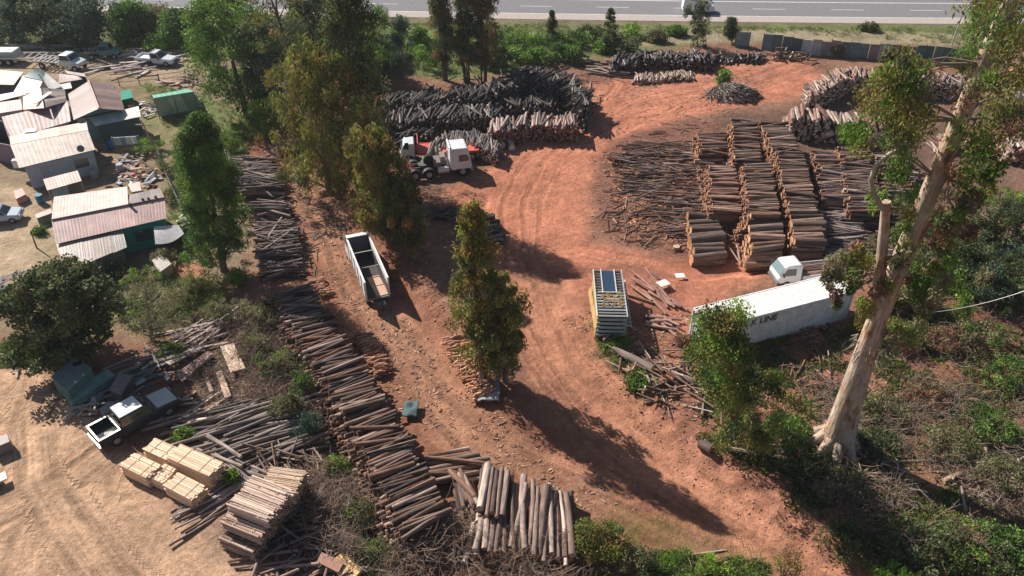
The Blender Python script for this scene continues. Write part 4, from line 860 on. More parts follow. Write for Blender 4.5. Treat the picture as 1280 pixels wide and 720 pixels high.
TIN = [(.36,.25,.23),(.42,.30,.27),(.33,.22,.20),(.46,.35,.32)]
PINKT = [(.66,.44,.40),(.62,.41,.38),(.68,.48,.44),(.58,.39,.36)]
CREAM = [(.66,.55,.48),(.62,.51,.44)]
WHITE = [(.75,.72,.68),(.7,.68,.66)]
BROWN = [(.26,.17,.155),(.31,.21,.19),(.22,.145,.13)]
DTIN = [(.17,.145,.14),(.22,.18,.17),(.28,.24,.22)]
def house(label, org, cat='house', name='house', group='houses of the settlement'): 
    o = P(*org); o.z = gz(o.x, o.y); return thing(name, label, cat, o, 0, group), o
def roof(root, org, q, cols, label=None, z=None, **k):
    """q: four (px,py,h): upper edge left, right, then lower edge right, left"""
    mb = MB(); corr(mb, *[sub(P(*p), org) for p in q], cols, **k); return obj('roof', mb, M['tin'], root, label=label)
def walls(root, org, q, col, h, inset=.25, label=None, name='wall'):
    pts = [sub(P(x, y, z_), org) for x, y, z_ in q]; c = sum(pts, Vector())/len(pts)
    pts = [p+(Vector((c.x-p.x, c.y-p.y, 0)).normalized()*inset) for p in pts]
    mb = MB(); wallbox(mb, pts, -.2, [p.z-.12 if h is None else h for p in pts], col); obj(name, mb, M['wall'], root, label=label); return pts
def wall_window(root, a, b, f, z, w, h, col=(.05,.06,.07), fr=(.5,.5,.48), name='window'):
    """window on the outer side of wall a-b (outer side faces the camera, -Y)"""
    a, b = Vector((*a[:2], 0)), Vector((*b[:2], 0)); d = (b-a).normalized(); nn = Vector((d.y, -d.x, 0))
    if nn.y > 0: nn = -nn
    c = a.lerp(b, f)+nn*.085+Vector((0, 0, z)); rz = math.atan2(d.y, d.x)
    mb = MB(); mb.box(c, (w+.14, .05, h+.14), fr, rz); o = obj(name, mb, M['wall'], root)
    mb = MB(); mb.box(c+nn*.02, (w, .04, h), col, rz); obj('pane' if name == 'window' else 'panel', mb, M['glass'] if name == 'window' else M['wall'], o)
    return o
# grey-walled house
g, o = house('cream-roofed house with pale grey wall and one window, beside the laundry', (70,235))
zr, ze = 3.3, 2.5
roof(g, o, [(13,181.5,zr),(110,163,zr),(119,187,ze),(24,210,ze)], CREAM, pitch=.4, amp=.003, panel=2.5)
roof(g, o, [(13,181,zr),(110,162.5,zr),(108,152,ze+.3),(12,170,ze+.3)], [(.6,.47,.4),(.68,.58,.5)], pitch=.3)
w_ = walls(g, o, [(28,209,ze),(117,188,ze),(109,158,ze),(17,176,ze)], (.40,.44,.50), ze-.12, .3)
wall_window(g, w_[0], w_[1], .80, 1.45, 1.3, .9, (.12,.12,.13)); wall_window(g, w_[0], w_[1], .25, 1.0, .8, 1.9, (.35,.38,.42), name='door')
for x, y in ((101,186),(102.5,152)):
    mb = MB(); c = sub(P(x, y, 2.9), o); mb.tube([c, c+Vector((.05,-.12,.08))], [.33,.34], (.2,.18,.17), 14); obj('satellite_dish', mb, M['worn'], g)
mb = MB(); mb.box(sub(P(20,204,1.6), o), (.5,.5,.8), (.75,.75,.75), .2); obj('wall_box', mb, M['wall'], g)
# porch in front
g, o = house('small pinkish porch roof on thin posts over blue-grey sheets', (78,245), 'porch', 'porch')
roof(g, o, [(54,224,2.2),(97,213,2.2),(102,226,2.0),(59,238,2.0)], [(.6,.42,.36),(.66,.48,.41)])
for x, y in ((60,237),(82,232),(100,225)):
    q = sub(P(x, y, 2.0), o); mb = MB(); mb.tube([Vector((q.x, q.y, -.1)), Vector((q.x, q.y, 2.0))], .05, (.5,.36,.3), 6); obj('post', mb, M['sawn'], g)
mb = MB(); a, b = sub(P(64,243,.9), o), sub(P(104,232,.9), o); corr(mb, a+Vector((0,.3,.9)), b+Vector((0,.3,.9)), b+Vector((0,0,-.8)), a+Vector((0,0,-.8)), [(.28,.31,.40),(.34,.37,.46),(.24,.17,.15)], panel=1.4); obj('side_sheet', mb, M['tin'], g)
# teal house
g, o = house('teal-walled house under long pink tin roofs, nearest house to the viewer', (120,330))
zr = 3.3; zb = 2.8; zf = 2.5
roof(g, o, [(64.5,275,zr),(206,247,zr),(207.5,273,zf),(70,305,zf)], PINKT, panel=1.3)
roof(g, o, [(64.5,274.5,zr),(160,255.5,zr),(159,233,zb),(67.5,246,zb)], [(.68,.52,.46),(.64,.47,.43),(.7,.55,.5)], panel=1.3, label='pale pink rear roof slope')
roof(g, o, [(160,255.3,zr-.05),(205.5,246.8,zr-.05),(200,235,zb),(159.5,244,zb)], DTIN, label='dull grey rear roof patch')
mb = MB(); A_, B_ = sub(P(64.5,274.7,zr+.04), o), sub(P(206,246.8,zr+.04), o); mb.tube([A_, B_], .07, (.35,.22,.2), 6); obj('ridge_cap', mb, M['tin'], g)
w_ = walls(g, o, [(71,304,zf),(206,273,zf),(200,240,zb),(68,250,zb)], (.02,.30,.25), 2.35, .3)
wall_window(g, w_[0], w_[1], .78, 1.35, 1.3, 1.0, (.03,.08,.07), (.02,.22,.18)); wall_window(g, w_[0], w_[1], .93, 1.35, .6, .9, (.1,.3,.3), (.02,.32,.27))
roof(g, o, [(70,304.5,2.35),(102,297.5,2.35),(106,330,1.9),(79,336,1.9)], [(.42,.36,.32),(.5,.44,.38)], label='tan lean-to roof sheets')
roof(g, o, [(102.2,297.5,2.33),(138,289.3,2.33),(142,315,1.9),(106.2,330,1.9)], [(.34,.27,.24),(.4,.32,.29)], label='brown lean-to roof sheets')
roof(g, o, [(138.2,289.3,2.31),(153,286,2.31),(158.5,309,1.9),(142.2,316,1.9)], [(.6,.6,.58),(.45,.42,.40)], label='whitish lean-to roof sheets')
walls(g, o, [(82,334,1.9),(157,309,1.9),(150,290,1.9),(75,307,1.9)], (.16,.17,.17), 1.75, .35, name='lean_to_wall', label='grey weathered lean-to wall')
for x, y in ((179,251),(186,250),(195,248),(163,257)):
    mb = MB(); c = sub(P(x, y, 3.3), o); mb.tube([c-Vector((0,0,.3)), c+Vector((0,0,.25))], .12, (.14,.12,.11), 8); obj('roof_tyre' if x > 170 else 'flue', mb, M['rubber'], g)
# awning
mb = MB(); n = 10; a, b = sub(P(192,283,2.1), o), sub(P(223,281,2.0), o); d, c = sub(P(194,305,1.7), o), sub(P(230,292,1.6), o)
V = []; 
for i in range(n+1):
    f = i/n
    for k in range(5):
        t_ = k/4; p = a.lerp(b, f).lerp(d.lerp(c, f), t_); p.z -= .35*math.sin(math.pi*f)*t_; V.append(p)
for dz, fl in ((0, 0), (-.03, 1)):
    I = []
    for i in range(n):
        for k in range(4):
            q = [i*5+k, i*5+k+1, (i+1)*5+k+1, (i+1)*5+k]; I += q[::-1] if fl else q
    mb.add([tuple(v+Vector((0,0,dz))) for v in V], I, [4]*(len(I)//4), (.74,.73,.72), smooth=True)
obj('awning', mb, M['cloth'], g, label='sagging white canvas awning')
# brown gabled house
g, o = house('brown tin gabled house with white porch roof at its front', (120,165))
zr, ze = 3.8, 2.7
roof(g, o, [(111,101,zr),(124,135.5,zr),(92,150,ze),(85,117.5,ze)], BROWN, panel=1.1)
roof(g, o, [(111,101,zr),(124,135.5,zr),(155,138,ze),(144.5,106,ze)], BROWN, panel=1.1)
mb = MB(); mb.tube([sub(P(111,101,zr+.05), o), sub(P(124,135.5,zr+.05), o)], .12, (.5,.3,.26), 6); obj('ridge_cap', mb, M['tin'], g)
w_ = walls(g, o, [(94,149,ze),(153,137.5,ze),(144,108,ze),(87,118.5,ze)], (.16,.24,.24), ze-.1, .3)
mb = MB(); A_, B_, C_ = sub(P(93,149,ze), o), sub(P(154,137.7,ze), o), sub(P(124,135.3,zr-.1), o); A_ = A_+Vector((.3,.3,0)); B_ = B_+Vector((-.3,.3,0)); C_ = C_+Vector((0,.4,0)); mb.hexa([A_, B_, B_+Vector((0,.1,0)), A_+Vector((0,.1,0)), A_.lerp(C_, .98), B_.lerp(C_, .98), B_.lerp(C_, .98)+Vector((0,.1,0)), A_.lerp(C_, .98)+Vector((0,.1,0))], (.16,.26,.26)); obj('gable', mb, M['wall'], g)
roof(g, o, [(112,148,2.45),(173,132.5,2.45),(176,145.5,2.2),(119,157.5,2.2)], WHITE, label='white porch roof', pitch=.3)
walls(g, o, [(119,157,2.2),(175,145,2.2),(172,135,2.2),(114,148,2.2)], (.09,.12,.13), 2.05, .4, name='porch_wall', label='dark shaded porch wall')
# pink long roof
g, o = house('long low house with ribbed reddish roof, between white strip and gabled house', (50,185))
roof(g, o, [(2,146,2.9),(85,127,2.9),(88.5,151.5,2.5),(14,173,2.5)], [(.46,.31,.29),(.40,.27,.25),(.55,.42,.40)], pitch=.45, amp=.006, panel=.6)
walls(g, o, [(15,172,2.5),(87,151,2.5),(84,131,2.5),(5,149,2.5)], (.34,.28,.33), 2.4, .3)
mb = MB(); mb.box(sub(P(38,163,2.95), o), (1.1,.9,.05), (.75,.72,.7), .25); obj('roof_patch', mb, M['tin'], g)
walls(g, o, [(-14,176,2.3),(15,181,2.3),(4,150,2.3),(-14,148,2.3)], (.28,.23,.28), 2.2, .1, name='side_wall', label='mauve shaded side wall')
# small gable
g, o = house('small house with peach left slope and dark right slope', (55,150))
zr, ze = 3.6, 2.9
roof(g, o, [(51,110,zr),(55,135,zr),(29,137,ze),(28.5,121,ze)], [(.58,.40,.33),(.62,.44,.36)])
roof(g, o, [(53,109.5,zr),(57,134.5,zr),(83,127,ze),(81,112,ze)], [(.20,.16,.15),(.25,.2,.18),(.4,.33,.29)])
mb = MB(); mb.box(sub(P(53.5,122,zr+.05), o), (.5,3.0,.08), (.75,.73,.7), R(-6)); obj('ridge_cap', mb, M['tin'], g)
walls(g, o, [(30,136,ze),(82,128,ze),(80,114,ze),(30,122,ze)], (.5,.42,.38), 2.8, .3)
# white house with teal back
g, o = house('white house with two pointed gables and a dull teal roof', (50,130))
roof(g, o, [(45,85,4.0),(57,92,3.4),(54,101,3.4),(29,95.5,3.6)], [(.14,.24,.24),(.1,.2,.2)])
roof(g, o, [(29,94.5,3.6),(54,100,3.4),(46,117,2.8),(17,115,2.8)], WHITE, pitch=.3)
roof(g, o, [(57,91,3.6),(54,100,3.4),(62,113,2.8),(78,108,2.8)], WHITE, pitch=.3)
walls(g, o, [(18,115,2.8),(76,109,2.8),(60,94,2.8),(30,97,2.8)], (.7,.68,.66), 2.7, .3)
roof(g, o, [(0,118,2.8),(52,109,2.8),(52,113,2.75),(0,126,2.7)], WHITE, label='white roof strip in front')
roof(g, o, [(62,108,2.7),(88,103,2.7),(90,110,2.6),(70,113,2.6)], WHITE, label='white roof strip at right')
mb = MB(); q = sub(P(61,112,3), o); mb.tube([q, q+Vector((-.5,0,1.8))], .05, (.2,.18,.17), 6); obj('flue', mb, M['steel'], g)
g, o = house('flat pink-roofed house at the left edge', (10,150))
roof(g, o, [(-30,132,2.8),(26,124,2.8),(28,137,2.6),(-30,146,2.6)], PINKT); walls(g, o, [(-28,145,2.6),(27,137,2.6),(25,126,2.6),(-28,133,2.6)], (.5,.4,.37), 2.5, .3)
g, o = house('house with weathered brown roof at the far left edge', (8,120))
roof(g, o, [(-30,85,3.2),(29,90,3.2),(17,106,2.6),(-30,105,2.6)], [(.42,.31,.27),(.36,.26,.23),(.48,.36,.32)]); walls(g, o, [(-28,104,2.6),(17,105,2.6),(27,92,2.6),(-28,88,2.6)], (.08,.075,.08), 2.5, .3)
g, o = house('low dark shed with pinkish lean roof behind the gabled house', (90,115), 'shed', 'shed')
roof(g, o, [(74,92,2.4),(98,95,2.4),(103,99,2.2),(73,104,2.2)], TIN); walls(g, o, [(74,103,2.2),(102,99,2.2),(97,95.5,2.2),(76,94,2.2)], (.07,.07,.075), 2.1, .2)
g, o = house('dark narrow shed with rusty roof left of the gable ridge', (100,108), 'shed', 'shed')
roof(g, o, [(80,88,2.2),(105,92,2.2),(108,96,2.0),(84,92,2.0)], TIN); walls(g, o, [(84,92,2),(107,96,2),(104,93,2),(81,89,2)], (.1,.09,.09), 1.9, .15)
# tarpaulin shed
g, o = house('shed of pale green sheets with bright green tarpaulin roof edge', (225,140), 'shed', 'tarpaulin_shed', None)
roof(g, o, [(190,119,2.7),(236,111,2.7),(241,114.5,2.6),(192,122.5,2.6)], [(.14,.52,.38)], pitch=.6); 
q = [sub(P(*p), o) for p in ((192,123,2.5),(241,115,2.5),(256,134,.3),(200,146,.3))]
mb = MB(); corr(mb, *q, [(.42,.5,.42),(.36,.44,.37),(.46,.52,.45)], panel=1.6, pitch=.5, amp=.02); obj('side_sheet', mb, M['tin'], g)
mb = MB()
walls(g, o, [(199,146,.3),(255,135,.3),(250,120,.3),(200,127,.3)], (.2,.22,.2), .6, .3)
for x, y in ((192,123),(216,119),(241,115)):
    q = sub(P(x, y, 2.5), o); mb = MB(); mb.tube([Vector((q.x, q.y+.1, -.1)), Vector((q.x, q.y+.1, 2.5))], .06, (.3,.25,.2), 6); obj('post', mb, M['sawn'], g)
# ------------------------------------------------------------------ scrap tin fence
fa, fb = [(918,60),(952,60)], None
def fence(label, pxs, cols, h=2.0):
    root = thing('tin_fence', label, 'fence', P(*pxs[0]), 0)
    o = P(*pxs[0])
    for i in range(len(pxs)-1):
        A, B_ = P(*pxs[i]), P(*pxs[i+1]); L = (B_-A).length; n = max(1, int(L/1.05)); 
        for k in range(n):
            a, b = A.lerp(B_, k/n)-o, A.lerp(B_, (k+1)/n-.004)-o; hh = h*random.uniform(.92, 1.06); y_ = Vector((0, .03*(k % 2), 0)); sk = Vector((random.gauss(0, .05), 0, 0))
            mb = MB(); corr(mb, a+y_+sk+Vector((0,0,hh)), b+y_+sk+Vector((0,0,hh*random.uniform(.97,1.03))), b+y_-Vector((0,0,.1)), a+y_-Vector((0,0,.1)), [random.choice(cols)], panel=5); obj('panel', mb, M['tin'], root)
            if k % 3 == 0: mb = MB(); mb.tube([a+Vector((0,.12,-.2)), a+Vector((0,.12,hh+.15))], .05, (.2,.16,.14), 6); obj('post', mb, M['sawn'], root)
    return root
fence('long patchwork fence of rusty, teal and grey tin sheets along the verge', [(952,62),(1000,68),(1060,72),(1120,76),(1208,80)], [(.10,.25,.30),(.14,.30,.35),(.42,.34,.34),(.24,.11,.11),(.20,.32,.38),(.38,.43,.47),(.50,.42,.40),(.12,.22,.26),(.10,.2,.24),(.2,.3,.34)], 2.1)
fence('short pale grey tin sheet at the open end of the patchwork fence', [(918,58),(936,58)], [(.36,.44,.48)], 2.0)
g = thing('fence_post', 'low barbed wire fence on the verge left of the tin fence', 'fence', P(400,70)); o = P(400,70)
pp = [sub(P(x, 41+.004*(x-640)+(4 if x > 700 else 6), 0), o) for x in range(430, 920, 26)]
for q in pp: mb = MB(); mb.tube([q-Vector((0,0,.2)), q+Vector((0,0,1.1))], .05, (.25,.2,.17), 5); obj('post', mb, M['sawn'], g)
for zz in (.5, 1.0): mb = MB(); mb.tube([q+Vector((0,0,zz)) for q in pp], .012, (.3,.28,.27), 3); obj('wire', mb, M['steel'], g)
g.name = 'wire_fence'
# settlement fences
def rail_fence(label, pxs, h=1.2, rails=2, cols=((.3,.24,.2),), step=2.2):
    o = P(*pxs[0]); g = thing('rail_fence', label, 'fence', o)
    for i in range(len(pxs)-1):
        A, B_ = P(*pxs[i])-o, P(*pxs[i+1])-o; n = max(1, int((B_-A).length/step))
        for k in range(n+1): q = A.lerp(B_, k/n); mb = MB(); mb.tube([q-Vector((0,0,.1)), q+Vector((random.gauss(0,.04),0,h))], .055, rc(cols), 5); obj('post', mb, M['sawn'], g)
        for r_ in range(rails): mb = MB(); zz = Vector((0,0,h*(.45+.45*r_))); mb.tube([A+zz, B_+zz], .03, rc(cols), 4); obj('rail', mb, M['sawn'], g)
rail_fence('weathered post fence running from the shed to the dark tree', [(262,148),(275,180),(292,215)], cols=((.42,.37,.31),))
rail_fence('dark rail fence below the parked white pickup', [(150,108),(200,104),(245,98)], cols=((.16,.13,.12),))
rail_fence('grey fence on the settlement edge beside the leaning pole', [(200,200),(212,232),(232,275)], cols=((.3,.27,.24),))
# poles and wires
def pole(label, base, top, r=.11, col=(.34,.30,.27), cross=True):
    B_ = P(*base); T_ = Q(top[0], top[1], B_.y); g = thing('utility_pole', label, 'utility pole', B_)
    mb = MB(); mb.tube([Vector((0,0,-.2)), (T_-B_)*.5, T_-B_], [r, r*.85, r*.65], col, 9); obj('shaft', mb, M['wood'], g)
    if cross: mb = MB(); mb.box((T_-B_)*.95, (1.3,.09,.1), col); obj('crossarm', mb, M['wood'], g)
    return B_, T_
pole('thin grey pole standing behind the tin fence, right end', (1189,58), (1212,-8), .10, (.45,.44,.44), False)
b1, t1 = pole('leaning wooden pole right of the laundry', (231,262), (176,150), .10)
pole('short dark pole on the bare yard left of the teal house', (46,310), (38,288), .07, (.16,.13,.12), False)
def wire(label, a, b, sag=.4, r=.018, col=(.5,.48,.46)):
    mb = MB(); a, b = Vector(a), Vector(b); mb.tube([a.lerp(b, t_)-Vector((0,0,4*sag*t_*(1-t_))) for t_ in [i/10 for i in range(11)]], r, col, 4); tag(obj('wire', mb, M['steel'], org=a), label, 'wire')
wire('pale cable hanging over the bushes at the right edge', P(1158,391,1.0), P(1330,345,6.0), .6, .03)
wire('guy wire slanting down at the right end of the tin fence', P(1172,84,0), P(1200,50,5.5), .02, .03)
# ------------------------------------------------------------------ vehicles
def wheel(root, x, y, r=.36, w=.24, rim=(.45,.45,.47)):
    mb = MB(); mb.tube([Vector((x, y-w/2, r)), Vector((x, y-w/2+.04, r)), Vector((x, y+w/2-.04, r)), Vector((x, y+w/2, r))], [r*.92, r, r, r*.92], (.03,.03,.032), 20); t_ = obj('wheel', mb, M['rubber'], root)
    s_ = 1 if y > 0 else -1; mb = MB(); mb.tube([Vector((x, y+s_*(w/2-.02), r)), Vector((x, y+s_*(w/2+.012), r))], [r*.6, r*.5], rim, 14); obj('rim', mb, M['steel'], t_)
def panelq(root, name, pts, material, col, label=None):
    mb = MB(); mb.poly(pts, col); return obj(name, mb, M[material], root, label=label)
def greenhouse(root, prof, hb, ht, col, roofcol, glass=(.03,.035,.04), doors=1, zsplit=None):
    """prof: (x_front_base, x_front_top, x_rear_top, x_rear_base, z_base, z_top)"""
    x0, x1, x2, x3, zb, zt = prof
    mb = MB(); mb.loft([(x0, zb), (x1, zt), (x2, zt), (x3, zb)], [hb, ht, ht, hb], col); obj('cab', mb, M['paint'], root, bevel=.05)
    mb = MB(); mb.box(((x1+x2)/2, 0, zt+.012), (abs(x1-x2)*.94, ht*1.86, .04), roofcol); obj('roof', mb, M['paint'], root, bevel=.015)
    def pt(x, y, z): return (x, y, z)
    e = .012
    def fx(z, a, b): return a+(b-a)*(z-zb)/(zt-zb)
    def hy(z): return hb+(ht-hb)*(z-zb)/(zt-zb)+e
    z0, z1 = zb+.08*(zt-zb), zb+.86*(zt-zb)
    panelq(root, 'windscreen', [(fx(z0,x0,x1)+e*1.5, -hy(z0)*.9, z0), (fx(z0,x0,x1)+e*1.5, hy(z0)*.9, z0), (fx(z1,x0,x1)+e*1.5, hy(z1)*.88, z1), (fx(z1,x0,x1)+e*1.5, -hy(z1)*.88, z1)], 'glass', glass)
    panelq(root, 'rear_window', [(fx(z0,x3,x2)-e*1.5, hy(z0)*.85, z0+.1), (fx(z0,x3,x2)-e*1.5, -hy(z0)*.85, z0+.1), (fx(z1,x3,x2)-e*1.5, -hy(z1)*.85, z1), (fx(z1,x3,x2)-e*1.5, hy(z1)*.85, z1)], 'glass', glass)
    for s_ in (-1, 1):
        for k in range(doors):
            a0, a1 = k/doors+.06/doors, (k+1)/doors-.06/doors
            def xx(f, z): return fx(z, x0, x1)*(1-f)+fx(z, x3, x2)*f
            ps = [(xx(a0, z0), s_*hy(z0), z0), (xx(a1, z0), s_*hy(z0), z0), (xx(a1, z1), s_*hy(z1), z1), (xx(a0, z1), s_*hy(z1), z1)]
            panelq(root, 'side_window', ps if s_ < 0 else ps[::-1], 'glass', glass)
def lamp(root, x, y, z, nm='headlight', col=(.7,.7,.68)):
    mb = MB(); mb.box((x, y, z), (.06,.3,.16), col); obj(nm, mb, M['glass'], root)
def mirror(root, x, y, z, col=(.05,.05,.05)):
    mb = MB(); mb.box((x, y, z), (.1,.22,.28), col); mb.box((x, y*.93, z-.1), (.04,.3,.04), col); obj('mirror', mb, M['worn'], root)
def pickup(label, loc, rz, body=(.6,.6,.6), roofc=None, double=True, tray=False, load=None, hood=None, L=5.1, sc=1.0, name='pickup_truck', traycol=None, group=None, bedcol=(.06,.07,.07)):
    root = thing(name, label, 'pickup truck', loc, rz, group); root.scale = (sc, sc, sc); roofc = roofc or body; cr = -1.15 if double else -.25
    mb = MB(); mb.loft([(cr,.38),(1.1,.38),(2.5,.42),(2.55,.62),(2.45,.86),(1.05,1.0),(cr,.98)], [.86,.86,.82,.82,.78,.86,.86], body); obj('body', mb, M['paint'], root, bevel=.05)
    mb = MB(); mb.box((1.72,0,.955), (1.25,1.46,.05), hood or body, 0, 0, R(5.2)); obj('bonnet', mb, M['paint'], root, bevel=.02)
    greenhouse(root, (1.02, .42, cr+.12, cr, .98, 1.62), .82, .68, body, roofc, doors=2 if double else 1)
    mb = MB(); mb.box((2.56,0,.45), (.12,1.66,.2), (.1,.1,.1)); obj('bumper', mb, M['worn'], root, bevel=.03)
    mb = MB(); mb.box((2.52,0,.68), (.06,.8,.2), (.05,.05,.05)); obj('grille', mb, M['worn'], root)
    for s_ in (-1, 1): lamp(root, 2.47, s_*.62, .72); mirror(root, .85, s_*.98, 1.08)
    xb = cr-.06; xe = -2.5; tc_ = traycol or body
    if tray:
        mb = MB(); mb.box(((xb+xe)/2, 0, .72), (xb-xe, 1.8, .1), tc_)
        for s_ in (-1, 1): mb.box(((xb+xe)/2, s_*.88, .88), (xb-xe, .05, .24), tc_)
        mb.box((xe+.03, 0, .88), (.05, 1.7, .24), tc_); mb.box((xb-.03, 0, 1.2), (.06, 1.7, .9), tc_)
        obj('tray', mb, M['worn'], root); mb = MB(); mb.box((-1.2, 0, .5), (2.8, .8, .2), (.06,.06,.06)); obj('chassis', mb, M['worn'], root)
    else:
        mb = MB(); mb.box(((xb+xe)/2, 0, .52), (xb-xe, 1.66, .16), bedcol)
        for s_ in (-1, 1): mb.box(((xb+xe)/2, s_*.80, .72), (xb-xe, .12, .56), body)
        mb.box((xe+.04, 0, .72), (.08, 1.47, .54), body); mb.box((xb-.03, 0, .74), (.06, 1.47, .5), body); obj('bed', mb, M['rubber'], root)
        mb = MB()
        for s_ in (-1, 1): mb.box(((xb+xe)/2, s_*.80, 1.02), (xb-xe, .13, .04), (.6,.6,.6))
        mb.box((xe+.04, 0, 1.02), (.1, 1.46, .04), (.6,.6,.6)); mb.box((xb-.03, 0, 1.02), (.08, 1.46, .04), (.6,.6,.6)); obj('bed_rail', mb, M['steel'], root)
        mb = MB(); mb.box((xe-.06, 0, .45), (.1,1.7,.14), (.5,.5,.5)); obj('rear_bumper', mb, M['steel'], root)
    for x in (1.62, -1.62):
        for s_ in (-1, 1): wheel(root, x, s_*.76)
    for s_ in (-1, 1): lamp(root, xe-.01, s_*.8, .75, 'tail_light', (.4,.03,.03))
    return root
def heading(a, b): A, B_ = P(*a), P(*b); return math.atan2(B_.y-A.y, B_.x-A.x), (A+B_)/2
rz, c = heading((140,548),(206,512)); c.z = gz(c.x, c.y)
pk = pickup('dark double cab pickup with silver roof and pale bonnet beside the timber', c, rz, (.035,.04,.05), (.72,.74,.74), True, hood=(.50,.53,.52), sc=1.08)
mb = MB(); mb.box((0,0,.08), (.5,.25,.16), (.6,.55,.5), .4); tag(obj('sack', mb, M['cloth'], org=(0,0,0)), 'small pale sack in the bed of the dark pickup', 'sack'); bpy.data.objects['sack'].location = c+Vector((math.cos(rz)*-1.9-math.sin(rz)*-.3, math.sin(rz)*-1.9+math.cos(rz)*-.3, .66))
rz, c = heading((1034,352),(962,350)); rz = R(190)
c = P(1000,352); 
small_cab = True
c = P(198,80); pickup('white single cab pickup parked on the far left clearing', c, R(-10), (.68,.72,.74), None, False, tray=True, L=4.8, sc=1.05)
# rigid trucks
def truck_cab(root, x, col, w=1.2, h=2.75, L=1.9, bumper=(.3,.3,.32), parts=True, floor=.75):
    """cab whose rear is at x, facing +x"""
    mb = MB(); mb.loft([(x,floor),(x+L-.05,floor),(x+L,floor+.45),(x+L-.04,1.65),(x+L-.3,h-.08),(x+L-.45,h),(x+.05,h),(x,h-.08)], [w,w,w,w,w*.9,w*.86,w*.86,w*.9], col); obj('cab', mb, M['paint'], root, bevel=.06)
    e = .02
    panelq(root, 'windscreen', [(x+L-.04+e, -w*.86, 1.72), (x+L-.04+e, w*.86, 1.72), (x+L-.28+e, w*.8, h-.2), (x+L-.28+e, -w*.8, h-.2)], 'glass', (.03,.035,.04))
    for s_ in (-1, 1):
        def hy(z): return w+(w*.9-w)*max(0, (z-1.65)/(h-.08-1.65))+.012
        ps = [(x+L-.2, s_*hy(1.72), 1.72), (x+L*.42, s_*hy(1.72), 1.66), (x+L*.42, s_*hy(2.35), 2.35), (x+L-.42, s_*hy(2.35), 2.35)]
        panelq(root, 'side_window', ps if s_ > 0 else ps[::-1], 'glass', (.03,.035,.04)); mirror(root, x+L+.02, s_*(w+.2), 1.95); lamp(root, x+L+.01, s_*w*.72, floor+.15)
    mb = MB(); mb.box((x+L+.02, 0, floor-.12), (.3, w*2, .34), bumper); obj('bumper', mb, M['worn'], root, bevel=.04)
    mb = MB(); mb.box((x+L+.0, 0, 1.3), (.06, w*1.3, .4), (.08,.08,.09)); obj('grille', mb, M['worn'], root)
# white open-top truck on the left track. rim corners seen 2.9 m up
Hh = 2.7
fl, fr_, rr_, rl = P(433,299,Hh), P(461,291,Hh), P(484,346,Hh), P(456.5,356,Hh)
fc_ = (fl+fr_)/2; rc_ = (rr_+rl)/2; rz = math.atan2(fc_.y-rc_.y, fc_.x-rc_.x); Lb = (fc_-rc_).length; wb = ((fl-fr_).length+(rl-rr_).length)/4; c = (fc_+rc_)/2; c.z = gz(c.x, c.y)
print('TIPPER', Lb, wb*2, math.degrees(rz))
g = thing('open_truck', 'white high-sided open truck on the left track with one board on its dark floor', 'truck', c, rz)
mb = MB(); mb.box((0,0,1.0), (Lb, wb*2-.1, .12), (.045,.04,.04)); obj('floor', mb, M['worn'], g)  # black floor; shadow and grime inside the box put into its colour
for s_ in (-1, 1):
    mb = MB(); mb.box((0, s_*(wb-.05), 1.85), (Lb, .08, 1.7), (.76,.75,.73)); o_ = obj('side_wall', mb, M['worn'], g)
    mb = MB(); mb.box((0, s_*(wb-.105), 1.6), (Lb-.1, .02, 1.1), (.07,.07,.08)); obj('shadow_grime_sheet', mb, M['worn'], o_)  # added dark sheet: the box's inner shadow and grime painted as colour
    mb = MB()
    for k in range(6): mb.box((-Lb/2+.15+k*(Lb-.3)/5, s_*(wb+.02), 1.8), (.07,.06,1.6), (.66,.65,.63))
    mb.box((0, s_*(wb-.03), 2.72), (Lb+.04, .14, .06), (.78,.77,.75)); obj('stake', mb, M['worn'], o_)
mb = MB(); mb.box((Lb/2-.03, 0, 1.95), (.08, wb*2-.18, 1.75), (.10,.10,.13)); mb.box((Lb/2+.12, 0, 2.84), (.42, wb*2+.04, .07), (.8,.79,.77)); obj('headboard', mb, M['worn'], g)  # headboard coloured dark for shadow and grime within the box
mb = MB(); mb.box((Lb*.17, 0, 2.6), (.06, wb*2-.1, .06), (.6,.58,.55)); mb.box((Lb*-.08, 0, 2.2), (.05, wb*2-.1, .05), (.4,.38,.36)); obj('crossbar', mb, M['steel'], g)
mb = MB(); mb.box((-Lb/2, 0, 1.0), (.12, wb*2, .16), (.2,.2,.22)); obj('tail_beam', mb, M['steel'], g)
mb = MB(); mb.box((-.2,0,.75), (Lb+1.2, .8, .24), (.07,.07,.07)); obj('chassis', mb, M['worn'], g)
truck_cab(g, Lb/2+.05, (.72,.72,.71), .95, 2.25, 1.5, floor=.6)
for x in (Lb/2+.8, -Lb/2+1.1):
    for s_ in (-1, 1): wheel(g, x, s_*(wb-.22), .42, .26)
mb = MB(); mb.box((0,0,.03), (Lb*.42, wb*1.05, .05), (.58,.38,.28)); bd = obj('board', mb, M['sawn'], org=(0,0,0)); bd.rotation_euler = (0,0,rz+R(3)); bd.location = c+Matrix.Rotation(rz, 3, 'Z')@Vector((-Lb*.27, -wb*.34, 1.06)); tag(bd, 'pinkish board lying on the floor of the white open truck', 'board')
mb = MB(); mb.tube([Vector((0,0,0)), Vector((0,0,.4))], .25, (.08,.14,.16), 12); bd = obj('drum', mb, M['worn'], org=(0,0,0)); bd.location = c+Matrix.Rotation(rz, 3, 'Z')@Vector((Lb*.1, wb*.6, 1.06)); tag(bd, 'dark blue drum inside the white open truck', 'drum')
